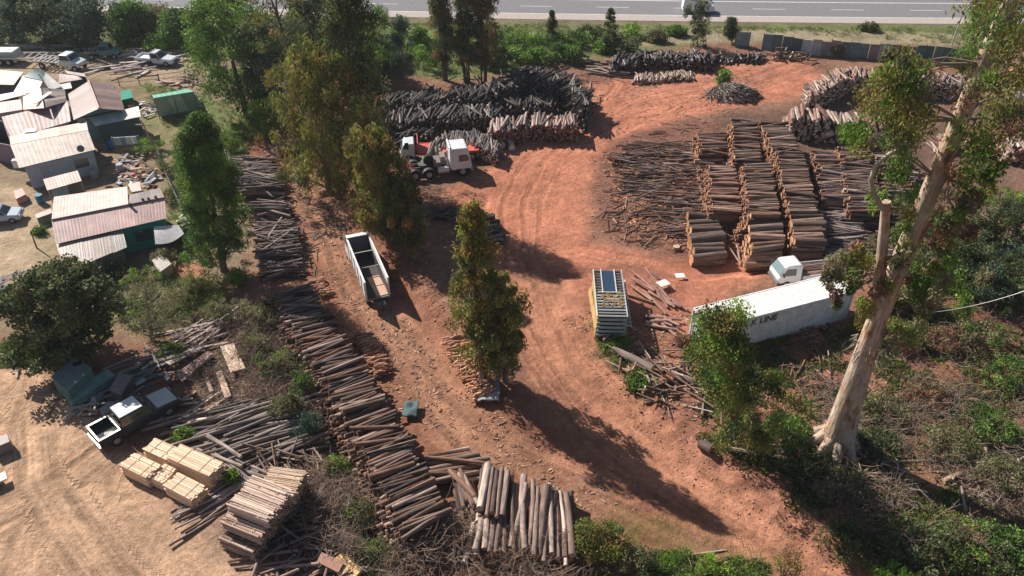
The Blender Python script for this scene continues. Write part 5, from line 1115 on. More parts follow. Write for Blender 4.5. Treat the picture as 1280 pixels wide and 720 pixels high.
# tractor unit with white cab
A_ = P(522,226); B_ = P(588,219); rz = math.atan2(B_.y-A_.y, B_.x-A_.x); c = A_.lerp(B_, .5)+Vector((-math.sin(rz), math.cos(rz), 0))*1.15; c.z = gz(c.x, c.y)
g = thing('tractor_truck', 'white-cabbed tractor truck with maroon rear ramp facing right', 'truck', c, rz)
truck_cab(g, .7, (.74,.76,.80), 1.22, 3.0, 2.1, floor=.85)
mb = MB(); mb.box((.78, 0, 3.02), (.12, 2.0, .3), (.8,.8,.8), 0, 0, R(-25)); obj('wind_deflector', mb, M['paint'], g)
mb = MB()
for s_ in (-1, 1): mb.box((-.8, s_*.42, .95), (5.6,.12,.28), (.10,.08,.08))
for k in range(5): mb.box((-3.2+k*1.1, 0, .95), (.12,.84,.2), (.10,.08,.08))
obj('chassis', mb, M['worn'], g)
for x in (1.9, -1.45, -2.8):
    for s_ in (-1, 1): wheel(g, x, s_*1.02, .52, .34, (.5,.5,.52))
for x in (-1.45, -2.8):
    for s_ in (-1, 1):
        mb = MB(); pts = [Vector((x+.66*math.cos(t_), s_*1.03, .52+.66*math.sin(t_))) for t_ in [math.pi*k/8 for k in range(9)]]
        for a, b in zip(pts, pts[1:]): m_ = (a+b)/2; mb.box(m_, ((b-a).length*1.05,.44,.03), (.05,.05,.055), 0, 0, -math.atan2(b.z-a.z, b.x-a.x))
        obj('mudguard', mb, M['worn'], g)
for s_ in (-1, 1): mb = MB(); mb.tube([Vector((-.55, s_*.95, .82)), Vector((.55, s_*.95, .82))], .34, (.62,.60,.55), 16); obj('fuel_tank', mb, M['steel'], g)
mb = MB(); mb.box((-.55, 0, 1.35), (.7,1.6,.5), (.2,.17,.16)); mb.tube([Vector((.45,-.9,1)), Vector((.45,-.9,2.9))], .08, (.5,.48,.46), 8); mb.box((.1,.3,1.5), (.5,1.2,.8), (.25,.2,.18)); obj('gear_box_frame', mb, M['worn'], g)
mb = MB(); mb.tube([Vector((-1.9,0,1.12)), Vector((-1.9,0,1.24))], .5, (.12,.12,.12), 16); obj('coupling_plate', mb, M['worn'], g)
for s_ in (-.5, .5): mb = MB(); mb.box((-3.6, s_*1.1, 1.15), (1.9,.7,.1), (.32,.03,.07), 0, 0, R(14)); obj('ramp', mb, M['worn'], g, label='maroon sloping ramp at the rear')
mb = MB(); mb.tube([Vector((-1.3,-.2,1.7)), Vector((-1.3,.15,1.75))], .48, (.04,.04,.04), 18); t_ = obj('spare_tyre', mb, M['rubber'], g)
# red flatbed truck behind it
A_ = P(506,207); B_ = P(612,201); rz = math.atan2(B_.y-A_.y, B_.x-A_.x); c = A_.lerp(B_, .5)+Vector((-math.sin(rz), math.cos(rz), 0))*1.3; Ld = (B_-A_).length; c.z = gz(c.x, c.y)
g = thing('flatbed_truck', 'red flatbed truck with pale cab, parked behind the tractor truck', 'truck', c, rz+math.pi)
truck_cab(g, Ld/2-1.1, (.62,.68,.70), 1.0, 2.2, 1.35)
mb = MB(); mb.box((-.8, 0, 1.15), (Ld-1.2, 2.4, .14), (.62,.14,.10)); obj('deck', mb, M['worn'], g)
for s_ in (-1, 1): mb = MB(); mb.box((-.8, s_*1.2, 1.16), (Ld-1.2, .07, .22), (.5,.06,.05)); obj('side_rail', mb, M['worn'], g)
mb = MB(); mb.box((Ld/2-1.45, 0, 1.8), (.08, 2.3, 1.2), (.55,.14,.11)); obj('headboard', mb, M['worn'], g)
mb = MB(); mb.box((-.4, 0, .85), (Ld-.5, .8, .25), (.06,.05,.05)); obj('chassis', mb, M['worn'], g)
for x in (Ld/2-.5, -Ld/2+1.8, -Ld/2+3.0):
    for s_ in (-1, 1): wheel(g, x, s_*1.0, .5, .3)
mb = MB(); mb.box((0,0,.2), (.9,.5,.4), (.12,.4,.08), .3); x_ = obj('green_box', mb, M['worn'], org=(0,0,0)); x_.location = P(534,201,1.3); x_.name = 'crate'; tag(x_, 'small green crate on the red truck deck', 'crate')
# small white cab-forward truck behind the container
c = P(1000,350); c.z = gz(c.x, c.y); g = thing('small_truck', 'small white truck with poles on its flat tray, behind the container', 'truck', c, R(190)); g.scale = (1.0,)*3
mb = MB(); mb.loft([(.5,.5),(2.3,.5),(2.42,.8),(2.36,1.15),(1.95,1.9),(1.7,2.0),(.65,2.02),(.5,1.9)], [.9,.88,.86,.88,.76,.7,.7,.76], (.76,.76,.76)); obj('cab', mb, M['paint'], g, bevel=.09)
panelq(g, 'windscreen', [(2.37,-.78,1.22),(2.37,.78,1.22),(2.0,.68,1.86),(2.0,-.68,1.86)], 'glass', (.22,.30,.32))
for s_ in (-1, 1):
    ps = [(1.05,s_*.90,1.2),(2.1,s_*.90,1.2),(1.8,s_*.80,1.75),(1.05,s_*.80,1.75)]; panelq(g, 'side_window', ps if s_ < 0 else ps[::-1], 'glass', (.04,.05,.05)); lamp(g, 2.4, s_*.62, .85); mirror(g, 2.15, s_*1.02, 1.4)
mb = MB(); mb.box((2.42,0,.5), (.14,1.7,.2), (.16,.16,.17)); obj('bumper', mb, M['worn'], g, bevel=.03)
mb = MB(); mb.box((-1.15,0,.8), (3.1,1.8,.08), (.5,.46,.43)); obj('tray', mb, M['worn'], g)
for s_ in (-1, 1): mb = MB(); mb.box((-1.15,s_*.93,.92), (3.1,.05,.3), (.74,.73,.71)); obj('tray_side', mb, M['worn'], g)
mb = MB(); mb.box((-.3,0,.6), (4.6,.7,.2), (.06,.06,.06)); obj('chassis', mb, M['worn'], g)
for x in (1.7,-1.6):
    for s_ in (-1, 1): wheel(g, x, s_*.78, .36, .22)
for k in range(9):
    mb = MB(); v0 = Vector((-2.5,-.7+k*.17,.92+.05*(k%2))); mb.tube([Vector((0,0,0)), Vector((2.6,random.gauss(0,.03),.02))], .075, rc(REDB), 7, rc(ORE)); o_ = obj('pole', mb, M['wood']); o_.location = c+Matrix.Rotation(R(190),3,'Z')@v0; o_.rotation_euler = (0,0,R(190)); tag(o_, f'thin brown pole on the small white truck, {ordn(k+1)} from its far side', 'pole', 'poles on the small white truck')
# far left trucks
def small_truck(label, loc, rz, cab, deck, L=5.5, sc=.95, group=None):
    g = thing('flatbed_truck', label, 'truck', loc, rz, group); g.scale = (sc,)*3
    mb = MB(); mb.loft([(L/2-1.6,.6),(L/2+1.0,.6),(L/2+1.05,1.1),(L/2+.1,1.35),(L/2-1.6,1.35)], [.95,.9,.85,.9,.95], cab); obj('body', mb, M['paint'], g, bevel=.07)
    greenhouse(g, (L/2+.1, L/2-.3, L/2-1.5, L/2-1.6, 1.35, 2.05), .9, .78, cab, cab)
    for s_ in (-1, 1):
        lamp(g, L/2+1.03, s_*.6, .95)
        mb = MB(); mb.box((L/2+.35, s_*.85, .95), (1.0,.3,.1), cab); obj('mudguard', mb, M['paint'], g, bevel=.03)
        for x in (L/2+.4, -L/2+1.4): wheel(g, x, s_*.85, .42, .26)
    mb = MB()
    for s_ in (-1, 1): mb.box((-.8, s_*.4, .85), (L-.6,.1,.2), (.12,.1,.1)); mb.box((-.8, s_*1.05, 1.08), (L-1.4,.1,.12), deck)
    for k in range(7): mb.box((-L/2+.4+k*(L-2)/6, 0, 1.03), (.14,2.1,.1), deck)
    obj('deck_frame', mb, M['worn'], g); return g
c = P(92,86); small_truck('pale blue-white truck with skeletal deck on the far left clearing', c+Vector((-2.2,.4,0)), R(-12), (.66,.74,.76), (.5,.48,.47), 5.8, 1.0, 'old trucks on the far left clearing')
c = P(126,74); small_truck('teal truck in the shade of the far left trees', c+Vector((-.4,.5,0)), R(5), (.10,.26,.27), (.14,.2,.2), 4.2, .9, 'old trucks on the far left clearing')
g = thing('flatbed_trailer', 'empty flatbed trailer frame at the far left edge', 'trailer', P(40,79)); 
for s_ in (-1, 1):
    mb = MB(); mb.box((0, s_*1.1, 1.0), (8, .12, .16), (.5,.48,.47)); obj('side_rail', mb, M['worn'], g)
    for x in (-2.4, -3.5): wheel(g, x, s_*.95, .45, .26)
for k in range(9): mb = MB(); mb.box((-3.9+k*.97, 0, .98), (.12, 2.1, .1), (.45,.42,.4)); obj('cross_member', mb, M['worn'], g)
g = thing('parked_van', 'light-roofed parked vehicle at the extreme left edge', 'trailer', P(8,79)); mb = MB(); mb.box((0,.3,1.0), (3.6,2.0,1.5), (.55,.6,.6)); obj('body', mb, M['worn'], g, bevel=.15); 
for x in (-1.1, 1.1): wheel(g, x, -.75, .38)
# left-edge car
g = thing('car', 'pale blue hatchback cut by the left edge', 'car', P(2,276), R(12))
mb = MB(); mb.loft([(-1.9,.35),(1.9,.35),(1.95,.6),(1.8,.82),(.95,.92),(-1.85,.95),(-1.95,.6)], [.82,.8,.78,.76,.82,.82,.8], (.50,.58,.68)); obj('body', mb, M['paint'], g, bevel=.08)
greenhouse(g, (.95,.35,-1.3,-1.8,.92,1.42), .78, .62, (.50,.58,.68), (.55,.63,.72), doors=2)
for x in (1.2,-1.2):
    for s_ in (-1, 1): wheel(g, x, s_*.72, .31, .2)
for s_ in (-1, 1): lamp(g, 1.88, s_*.55, .68)
# van on the highway
pv, tv, nv = along(np.interp(G0(868, 10)[0], HL[:, 0], cum)); pv = pv+nv*1.9
g = thing('van', 'white delivery van driving on the highway', 'van', (pv[0], pv[1], .03), math.atan2(tv[1], tv[0]))
mb = MB(); mb.loft([(-2.4,.35),(2.35,.35),(2.45,.7),(2.3,1.05),(1.7,1.25),(1.1,2.0),(-2.3,2.08),(-2.42,.9)], [.95,.95,.92,.9,.92,.8,.82,.95], (.74,.77,.80)); obj('body', mb, M['paint'], g, bevel=.08)
panelq(g, 'windscreen', [(1.72,-.78,1.27),(1.72,.78,1.27),(1.14,.72,1.95),(1.14,-.72,1.95)], 'glass', (.03,.05,.06))
panelq(g, 'side_window', [(.3,-.925,1.25),(1.45,-.925,1.25),(1.05,-.85,1.8),(.3,-.85,1.8)], 'glass', (.03,.05,.06))
for x in (1.5,-1.5):
    for s_ in (-1, 1): wheel(g, x, s_*.82, .34, .22)
for s_ in (-1, 1): lamp(g, 2.4, s_*.65, .8)
# ------------------------------------------------------------------ air
if HAZE:
    mb = MB(); mb.hexa([(-420,-60,-2),(420,-60,-2),(420,420,-2),(-420,420,-2),(-420,-60,46),(420,-60,46),(420,420,46),(-420,420,46)], (1,1,1))
    hm = bpy.data.materials.new('air'); hm.use_nodes = True; N = hm.node_tree.nodes; N.remove(N['Principled BSDF']); pv_ = N.new('ShaderNodeVolumePrincipled'); pv_.inputs['Color'].default_value = (.86,.92,1,1); pv_.inputs['Density'].default_value = HAZE; pv_.inputs['Anisotropy'].default_value = .2
    hm.node_tree.links.new(pv_.outputs[0], N['Material Output'].inputs['Volume']); o = obj('haze', mb, hm); o['kind'] = 'stuff'; tag(o, 'thin pale haze in the air', 'haze')
# ------------------------------------------------------------------ shipping container
# near upper edge seen 2.75 m up
CL, CW, CH_ = 12.19, 2.44, 2.75
a = P(891,409,CH_); b = P(1069.5,362,CH_); rz = math.atan2(b.y-a.y, b.x-a.x); print('CONT', (b-a).length, math.degrees(rz))
c = b-Vector((math.cos(rz), math.sin(rz), 0))*CL/2+Vector((-math.sin(rz), math.cos(rz), 0))*CW/2; c.z = gz(c.x, c.y)-.1
g = thing('shipping_container', 'long white shipping container with faded roof behind the young gum', 'shipping container', c, rz)
def ribbed(mb, a, b, z0, z1, col, pitch=.28, dep=.035):
    a, b = Vector(a), Vector(b); d = (b-a).normalized(); nn = Vector((d.y, -d.x, 0)); L = (b-a).length; n = int(L/pitch); pts = []
    for i in range(n):
        s = i*L/n; p = L/n
        for f, o_ in ((0,0),(.35,0),(.5,-dep),(.85,-dep)): pts.append(a+d*(s+f*p)+nn*o_)
    pts.append(b)
    for p, q in zip(pts, pts[1:]): mb.poly([(p.x,p.y,z0),(q.x,q.y,z0),(q.x,q.y,z1),(p.x,p.y,z1)], col)
h2, w2 = CL/2, CW/2; WC = (.72,.73,.74)
mb = MB(); ribbed(mb, (-h2+.12,-w2+.02,0), (h2-.12,-w2+.02,0), .2, CH_-.1, WC); obj('side_panel', mb, M['worn'], g)
mb = MB(); ribbed(mb, (h2-.12,w2-.02,0), (-h2+.12,w2-.02,0), .2, CH_-.1, WC); obj('side_panel', mb, M['worn'], g)
mb = MB(); ribbed(mb, (h2-.02,-w2+.12,0), (h2-.02,w2-.12,0), .2, CH_-.1, WC); obj('end_panel', mb, M['worn'], g)
mb = MB(); corr(mb, (-h2+.1,w2-.04,CH_-.03), (h2-.1,w2-.04,CH_-.03), (h2-.1,-w2+.04,CH_-.03), (-h2+.1,-w2+.04,CH_-.03), [(.82,.80,.77)], pitch=.5, amp=.005, panel=50); obj('roof', mb, M['worn'], g)
mb = MB()
for x in (-h2+.08, h2-.08):
    for y in (-w2+.08, w2-.08): mb.box((x, y, CH_/2), (.16,.16,CH_), (.66,.66,.67))
for y in (-w2+.05, w2-.05): mb.box((0, y, CH_-.06), (CL-.3,.10,.11), (.76,.76,.76)); mb.box((0, y, .1), (CL-.3,.12,.2), (.5,.5,.5))
for x in (-h2+.05, h2-.05): mb.box((x, 0, CH_-.06), (.10,CW-.32,.11), (.7,.7,.7)); mb.box((x, 0, .1), (.12,CW-.32,.2), (.5,.5,.5))
obj('frame', mb, M['worn'], g)
for s_ in (-1, 1):
    mb = MB(); mb.box((-h2+.08, s_*.57, CH_/2), (.06,1.1,CH_-.4), WC); d_ = obj('door', mb, M['worn'], g)
    mb = MB()
    for o_ in (-.25,.25): mb.tube([Vector((-h2+.03, s_*.57+o_, .25)), Vector((-h2+.03, s_*.57+o_, CH_-.25))], .022, (.5,.5,.5), 6)
    obj('lock_rod', mb, M['steel'], d_)
def text(root, s, size, loc, rot, col, name='lettering', extr=.004, mirror=False):
    cu = bpy.data.curves.new('t', 'FONT'); cu.body = s; cu.size = size; cu.extrude = extr; cu.align_x = 'CENTER'; cu.align_y = 'CENTER'; cu.offset = .012
    t_ = bpy.data.objects.new('t', cu); COL.objects.link(t_); dg = bpy.context.evaluated_depsgraph_get(); me_ = bpy.data.meshes.new_from_object(t_.evaluated_get(dg)); bpy.data.objects.remove(t_)
    ms = bpy.data.materials.get('lettering_paint')
    if not ms:
        ms = bpy.data.materials.new('lettering_paint'); ms.use_nodes = True; ms.node_tree.nodes['Principled BSDF'].inputs['Base Color'].default_value = (*col, 1); ms.node_tree.nodes['Principled BSDF'].inputs['Roughness'].default_value = .7
    me_.materials.clear(); me_.materials.append(ms); o = bpy.data.objects.new(name, me_); COL.objects.link(o); o.parent = root; o.location = loc; o.rotation_euler = rot; return o
# the right end of the word reaches 4.0 m along from the hidden left corner
text(g, 'K LINE', .74, (-h2+4.45, -w2-.004, CH_-.55), (math.pi/2, 0, 0), (.05,.06,.08))
# ------------------------------------------------------------------ slatted truck body
HH_ = 2.3
tl, tr_, br, bl = P(740,337,HH_), P(778,338,HH_), P(783,397,HH_), P(748,397,HH_)
c = (tl+tr_+br+bl)/4; ax = ((tl+tr_)-(bl+br))/2; rz = math.atan2(ax.y, ax.x); Lb = ax.length; wb = ((tl-tr_).length+(bl-br).length)/4; print('SLAT', Lb, wb*2); c.z = gz(c.x, c.y)
g = thing('slatted_truck_body', 'old slatted grey truck body with yellow side and dark blue hatch', 'truck body', c, rz)
for k in range(17):
    x = -Lb/2+.1+k*(Lb-.2)/16
    if k > 8:
        for s_ in (-1, 1): mb = MB(); mb.box((x, s_*wb*.72, HH_-.03), (.09, wb*.5, .05), rc([(.17,.16,.16),(.13,.12,.12)])); obj('roof_slat', mb, M['worn'], g)
    else: mb = MB(); mb.box((x, 0, HH_-.03), (.17, wb*1.9, .05), rc([(.26,.26,.26),(.20,.21,.21),(.32,.33,.33)])); obj('roof_slat', mb, M['worn'], g)
mb = MB(); mb.box((-.1, 0, HH_-.14), (Lb-.3, wb*1.85, .04), (.16,.12,.11)); obj('inner_roof', mb, M['worn'], g)
mb = MB(); mb.box((Lb*.26, 0, HH_-.05), (Lb*.46, wb*.88, .05), (.03,.06,.10)); obj('hatch', mb, M['glass'], g, label='dark blue shiny hatch sheet')
for y in (-wb*.47, wb*.47): mb = MB(); mb.box((Lb*.25, y, HH_+.03), (Lb*.52,.07,.07), (.62,.62,.63)); obj('roof_rail', mb, M['worn'], g)
mb = MB(); mb.box((-.01, 0, HH_+.025), (.08, wb*1.5, .06), (.55,.56,.57)); mb.box((-Lb*.15, -wb*.2, HH_+.02), (.06, wb*.9, .05), (.5,.5,.5)); obj('roof_crossbar', mb, M['worn'], g)
for y, cl_ in ((wb, (.62,.6,.55)), (-wb, (.4,.42,.42))): mb = MB(); mb.box((0, y, HH_), (Lb+.05,.08,.1), cl_); obj('top_rail', mb, M['worn'], g)
mb = MB(); mb.box((.0, wb-.02, HH_/2+.1), (Lb*.96,.05,HH_-.4), (.46,.33,.14), 0, R(4)); obj('side_panel', mb, M['worn'], g, label='yellow side panel')
mb = MB(); mb.box((-.2, wb+.12, 1.0), (Lb*.8,.05,.5), (.50,.34,.15), R(3), R(18)); obj('dropped_side', mb, M['worn'], g, label='yellow leaning dropped side')
for k in range(15): mb = MB(); mb.box((-Lb/2+.2+k*(Lb-.4)/14, -wb-.12, HH_*.55+.1), (.09,.42,.07), (.62,.64,.64)); mb.box((-Lb/2+.2+k*(Lb-.4)/14, -wb-.01, HH_*.52), (.07,.05,HH_-.5), (.45,.47,.47)); obj('side_slat', mb, M['worn'], g)
mb = MB(); mb.box((0, -wb-.34, HH_*.55+.12), (Lb*.98,.06,.12), (.6,.62,.62)); obj('side_rail', mb, M['worn'], g)
for k in range(5): mb = MB(); mb.box((-Lb/2-.02, 0, .6+k*.36), (.06, wb*2, .2), (.3,.42,.44)); obj('end_slat', mb, M['worn'], g)
mb = MB(); mb.box((0,0,.35), (Lb, wb*1.8, .2), (.08,.07,.07)); mb.box((0,0,.12), (Lb*.6,.9,.24), (.1,.06,.05)); obj('underframe', mb, M['worn'], g)
mb = MB(); mb.box((Lb/2-.03, 0, HH_/2+.2), (.06, wb*1.9, HH_-.5), (.25,.2,.18)); obj('end_panel', mb, M['worn'], g)
mb = MB(); 
for k in range(160): mb.box((random.uniform(-Lb*.3, -.1), random.uniform(-wb*.85, wb*.6), HH_+random.uniform(0,.05)), (random.uniform(.06,.2),.05,.02), rc([(.4,.24,.09),(.3,.2,.1),(.5,.3,.1)]), random.random()*3, R(random.gauss(0,15)))
tag(obj('leaf_litter', mb, M['wood'], org=(0,0,0)), 'dry orange leaves lying on the slatted truck body', 'leaf litter', kind='stuff'); x_ = bpy.data.objects[-1] if False else None
for o_ in bpy.data.objects:
    if o_.name.startswith('leaf_litter') and 'slatted' in o_.get('label', ''): o_.location = c; o_.rotation_euler = (0,0,rz); o_.name = 'fallen_leaves'
# loose white boards near it
for (x, y, s_, lb, rz_) in [(829,354,.9,'square white board propped right of the slatted truck body',.5),(850,345,.75,'small white board nearest the yellow drum',.1)]:
    q = P(x, y, .45); g = thing('white_board', lb, 'board', (q.x, q.y, gz(q.x, q.y)), rz_, 'white boards on the red yard')
    mb = MB(); mb.box((0,0,.45), (s_,s_*.8,.05), (.78,.74,.7)); obj('top', mb, M['wall'], g)
    for a_, b_ in ((-1,-1),(1,-1),(1,1),(-1,1)): mb = MB(); mb.tube([Vector((a_*s_*.4, b_*s_*.3, 0)), Vector((a_*s_*.36, b_*s_*.28, .43))], .03, (.4,.3,.25), 5); obj('leg', mb, M['sawn'], g)
# drums and bits by the columns
def drum(label, loc, col, ax, r=.3, L=.85, name='drum', cat='drum', group=None):
    g = thing(name, label, cat, loc, 0, group); d = Vector(ax).normalized()*L/2; cc_ = Vector((0,0,r if abs(d.z) < .3 else L/2))
    mb = MB(); mb.tube([cc_-d, cc_-d*.96, cc_-d*.35, cc_-d*.3, cc_-d*.25, cc_+d*.25, cc_+d*.3, cc_+d*.35, cc_+d*.96, cc_+d], [r*.93,r,r,r*1.04,r,r,r*1.04,r,r,r*.93], col, 18); obj('shell', mb, M['worn'], g)
    mb = MB(); mb.tube([cc_+d*.98+d.orthogonal().normalized()*r*.55, cc_+d*1.05+d.orthogonal().normalized()*r*.55], .04, (.1,.1,.1), 8); obj('bung', mb, M['worn'], g)
drum('pale yellow drum lying in front of the columns', P(896,318), (.72,.62,.34), (1,-.45,0), .33, .95)
drum('brown drum standing behind the yellow drum', P(901,313), (.34,.15,.05), (0,0,1), .3, .8)
drum('small blue container beside the butt logs', P(895,302), (.03,.24,.42), (0,0,1), .2, .45, 'jerrycan', 'container')
g = thing('stump', 'small pale stump left of the butt logs', 'stump', P(845,312)); mb = MB(); mb.tube([Vector((0,0,-.05)), Vector((0,0,.35))], [.34,.3], (.3,.2,.16), 12, (.55,.38,.28), wob=.1); obj('block', mb, M['wood'], g)
mb = MB(); q = P(1053,243,1.5)
mb.tube([q-Vector((.2,0,1.2)), q+Vector((.1,0,.6))], [.16,.13], (.7,.62,.58), 8); tag(obj('log', mb, M['wood'], org=q), 'short white log end sticking up between the rear columns', 'log')
for a_, b_, r_, lb in [((911,308),(926,330),.07,'upright leaning pole right of the brown drum'),((921,306),(925,326),.09,'short leaning pole next to the column foot')]:
    A_, B_ = P(*a_, .7), P(*b_, .1); mb = MB(); mb.tube([A_, B_], r_, (.46,.3,.25), 8, (.6,.4,.3)); tag(obj('pole', mb, M['wood'], org=B_), lb, 'pole')
# ------------------------------------------------------------------ sawn timber
FRESH = [(.80,.60,.42),(.85,.66,.47),(.74,.54,.37),(.68,.47,.31),(.88,.71,.52)]
SLAB = [(.50,.36,.29),(.62,.47,.38),(.36,.24,.19),(.72,.57,.47),(.28,.19,.15)]
def bundle(label, a, b, wpx, h, cols, org_z=0, bw=.14, bt=.05, over=.12, name='timber_bundle', cat='timber bundle', group=None, rag=.15, rnd=False, base=None):
    """a,b: pixels of the two ends of the bundle's long axis seen at its top"""
    A, B_ = P(a[0], a[1], h+org_z), P(b[0], b[1], h+org_z); L = (B_-A).length; rz = math.atan2(B_.y-A.y, B_.x-A.x); c = (A+B_)/2; c.z = gz(c.x, c.y)+org_z
    g = thing(name, label, cat, c, rz, group); w = wpx; n = max(2, int(w/bw)); m = max(1, int(h/(bt*1.15)))
    mb = MB()
    for k in range(m):
        z = .1+(k+.5)*(h-.1)/m
        for i in range(n):
            y = -w/2+(i+.5)*w/n; LL = L*random.uniform(1-over, 1); sh = random.uniform(-1, 1)*L*over*.4; tk_ = bt*random.uniform(.8, 1.1)
            if k == m-1 and random.random() < rag: continue
            if rnd: mb.tube([Vector((sh-LL/2, y+random.gauss(0,.02), z)), Vector((sh+LL/2, y+random.gauss(0,.03), z+random.gauss(0,.015)))], bw*random.uniform(.38,.56), rc(cols, .25), 6, rc([(.4,.27,.19),(.2,.12,.09)], .3))
            else: mb.box((sh, y, z), (LL, w/n*random.uniform(.86,.97), (h-.1)/m*.86), rc(cols, .14), random.gauss(0, .004), 0, 0)
    obj('boards', mb, M['sawn'], g)
    for x in (-L*.35, 0, L*.35): mb = MB(); mb.box((x, 0, .03), (.12, w*1.05, .1), (.3,.22,.17)); obj('bearer', mb, M['sawn'], g)
    for x in (-L*.2, L*.25): mb = MB(); mb.box((x, 0, h+.012), (.05, w*1.01, .012), (.5,.36,.26)); obj('cross_strip', mb, M['sawn'], g)
    return g
GB = 'bundles of fresh sawn timber'
bundle('left front bundle of fresh pale planks with uneven ends', (158,573), (193,590), 1.15, 1.0, FRESH, group=GB)
bundle('low middle front bundle of fresh planks', (196,588), (212,595), 1.2, .85, FRESH, group=GB)
bundle('right front bundle of fresh planks with cross boards', (213,598), (249,617), 1.15, 1.0, FRESH, group=GB)
bundle('left rear bundle of fresh planks', (186,554), (217,568), 1.05, 1.05, FRESH, group=GB)
bundle('longest rear bundle of fresh planks with dark ends', (216,562), (271,586), 1.25, 1.35, FRESH, group=GB)
GS = 'tiers of bark-edged slab wood'
bundle('lower tier of slab wood stacked beside the timber bundles', (290,652), (334,670), 2.4, .9, SLAB, 0, .13, group=GS, rnd=True)
bundle('middle tier of slab wood', (292,632), (343,652), 2.4, .75, SLAB, .95, .13, group=GS, rnd=True)
bundle('top tier of slab wood with pale upper face', (300,612), (352,632), 2.3, .7, [(.66,.51,.42),(.74,.58,.48),(.48,.34,.27)], 1.75, .13, group=GS, rnd=True)
bundle('highest narrow slab bundle behind the top tier', (330,598), (376,604), 1.9, .7, [(.62,.46,.34),(.7,.54,.4),(.5,.35,.25)], 1.75, .12, group=GS, rnd=True)
bundle('stack of narrow slabs behind the tiers down to the ground', (330,600), (372,612), 2.0, 1.6, SLAB, 0, .14, group=GS, rnd=True)
bundle('bright orange freshly cut boards at the bottom edge', (424,718), (440,700), 1.7, .35, [(.80,.50,.22),(.85,.60,.32)], 0, .3, .1, group='boards at the bottom edge', rag=0)
# pallets and plates
def flat(name, label, cat, q, col, th=.06, z=.06, n=1, mat_='sawn', group=None, gap=.96):
    p = [P(x, y, z) for x, y in q]; o = sum(p, Vector())/4; o.z = gz(o.x, o.y); g = None
    mb = MB()
    for i in range(n):
        f0, f1 = i/n, (i+gap)/n; a, b = p[0].lerp(p[1], f0), p[0].lerp(p[1], f1); d, c = p[3].lerp(p[2], f0), p[3].lerp(p[2], f1); cl_ = rc([col], .15); t_ = Vector((0,0,th))
        mb.hexa([d-t_, c-t_, b-t_, a-t_, d, c, b, a], cl_)
    return tag(obj(name, mb, M[mat_], org=o), label, cat, group)
flat('pallet', 'large pale board panel on the grass edge, uppermost', 'board panel', [(275,433),(292,429),(307,460),(288,465)], (.72,.54,.42), .08, .5, 7, group='board panels by the thicket')
flat('pallet', 'narrow pale board panel below the large one', 'board panel', [(270,465),(277,463),(289,494),(281,498)], (.72,.52,.38), .08, .4, 3, group='board panels by the thicket')
flat('plank', 'short plank left of the narrow board panel', 'plank', [(256,473),(260,471),(267,488),(262,490)], (.55,.4,.3), .08, .3, group='board panels by the thicket')
flat('pallet', 'reddish brown flat board near the bottom edge', 'board panel', [(402,690),(431,703),(424,716),(396,702)], (.42,.24,.18), .06, .5)
flat('tin_sheet', 'curved grey sheet standing between the plank heaps', 'tin sheet', [(177,424),(184,436),(200,462),(198,452)], (.4,.37,.34), .05, .5, mat_='tin')
flat('tin_sheet', 'long reddish bark-edged slab right of the tin sheet', 'slab', [(218,468),(260,438),(267,441),(228,477)], (.34,.22,.19), .10, .4, 3)
flat('plank', 'long pale plank heap edge above the reddish slab', 'plank', [(205,452),(250,430),(256,433),(212,456)], (.45,.36,.31), .12, .5, 2)
# tarp-covered box, teal plate, brown box
def tarpbox(name, label, cat, q, h, col, topcol, mat_='cloth', z0=0):
    p = [P(x, y, h) for x, y in q]; o = sum(p, Vector())/4; o.z = gz(o.x, o.y); g = thing(name, label, cat, o)
    t_ = [v-o for v in p]; b_ = [Vector((v.x*1.02, v.y*1.02, z0)) for v in t_]
    mb = MB(); mb.hexa([b_[3], b_[2], b_[1], b_[0], *[Vector((t_[i].x, t_[i].y, t_[i].z-.04)) for i in (3,2,1,0)]], col); obj('body', mb, M[mat_], g, bevel=.06)
    mb = MB(); u_ = [Vector((v.x*1.03, v.y*1.03, v.z-.035)) for v in t_]; mb.hexa([u_[3], u_[2], u_[1], u_[0], *[v+Vector((0,0,.05)) for v in (u_[3], u_[2], u_[1], u_[0])]], topcol); obj('cover', mb, M[mat_], g, bevel=.03)
    return g, t_
g, t_ = tarpbox('abandoned_van', 'dull green box body with grey canvas roof under the dark round tree', 'van body', [(64,471),(92,446),(114,460),(84,489)], 1.5, (.10,.20,.18), (.22,.26,.24), z0=.05)
mb = MB(); mb.box(t_[1].lerp(t_[2], .55)+Vector((-.35,-.1,.03)), (.55,.4,.04), (.05,.05,.05), .5); obj('vent', mb, M['worn'], g)
tarpbox('metal_plate', 'long pale green metal trough beside the green box body', 'trough', [(80,493),(133,462),(143,469),(89,503)], .7, (.16,.28,.25), (.25,.38,.34), 'worn')
tarpbox('cabinet', 'brown-topped box between the trough and the dark pickup', 'box', [(136,487),(149,466),(166,470),(151,493)], .9, (.13,.11,.11), (.30,.23,.21), 'worn')
flat('tin_sheet', 'small light blue sheet behind the dark pickup', 'sheet', [(167,478),(180,471),(183,475),(171,482)], (.4,.5,.55), .04, .3, mat_='tin')
flat('tin_sheet', 'small pale green sheet at the brown-topped box', 'sheet', [(139,492),(150,494),(148,497),(139,496)], (.35,.5,.45), .03, .2, mat_='tin')
tarpbox('bundle', 'grey wrapped bundle left of the dark pickup', 'bundle', [(124,511),(138,501),(146,508),(130,519)], .7, (.26,.23,.22), (.32,.29,.28))
tarpbox('bucket', 'white and red bucket heap near the reddish slab', 'bucket', [(205,470),(210,467),(213,472),(208,476)], .6, (.25,.08,.08), (.7,.66,.64))
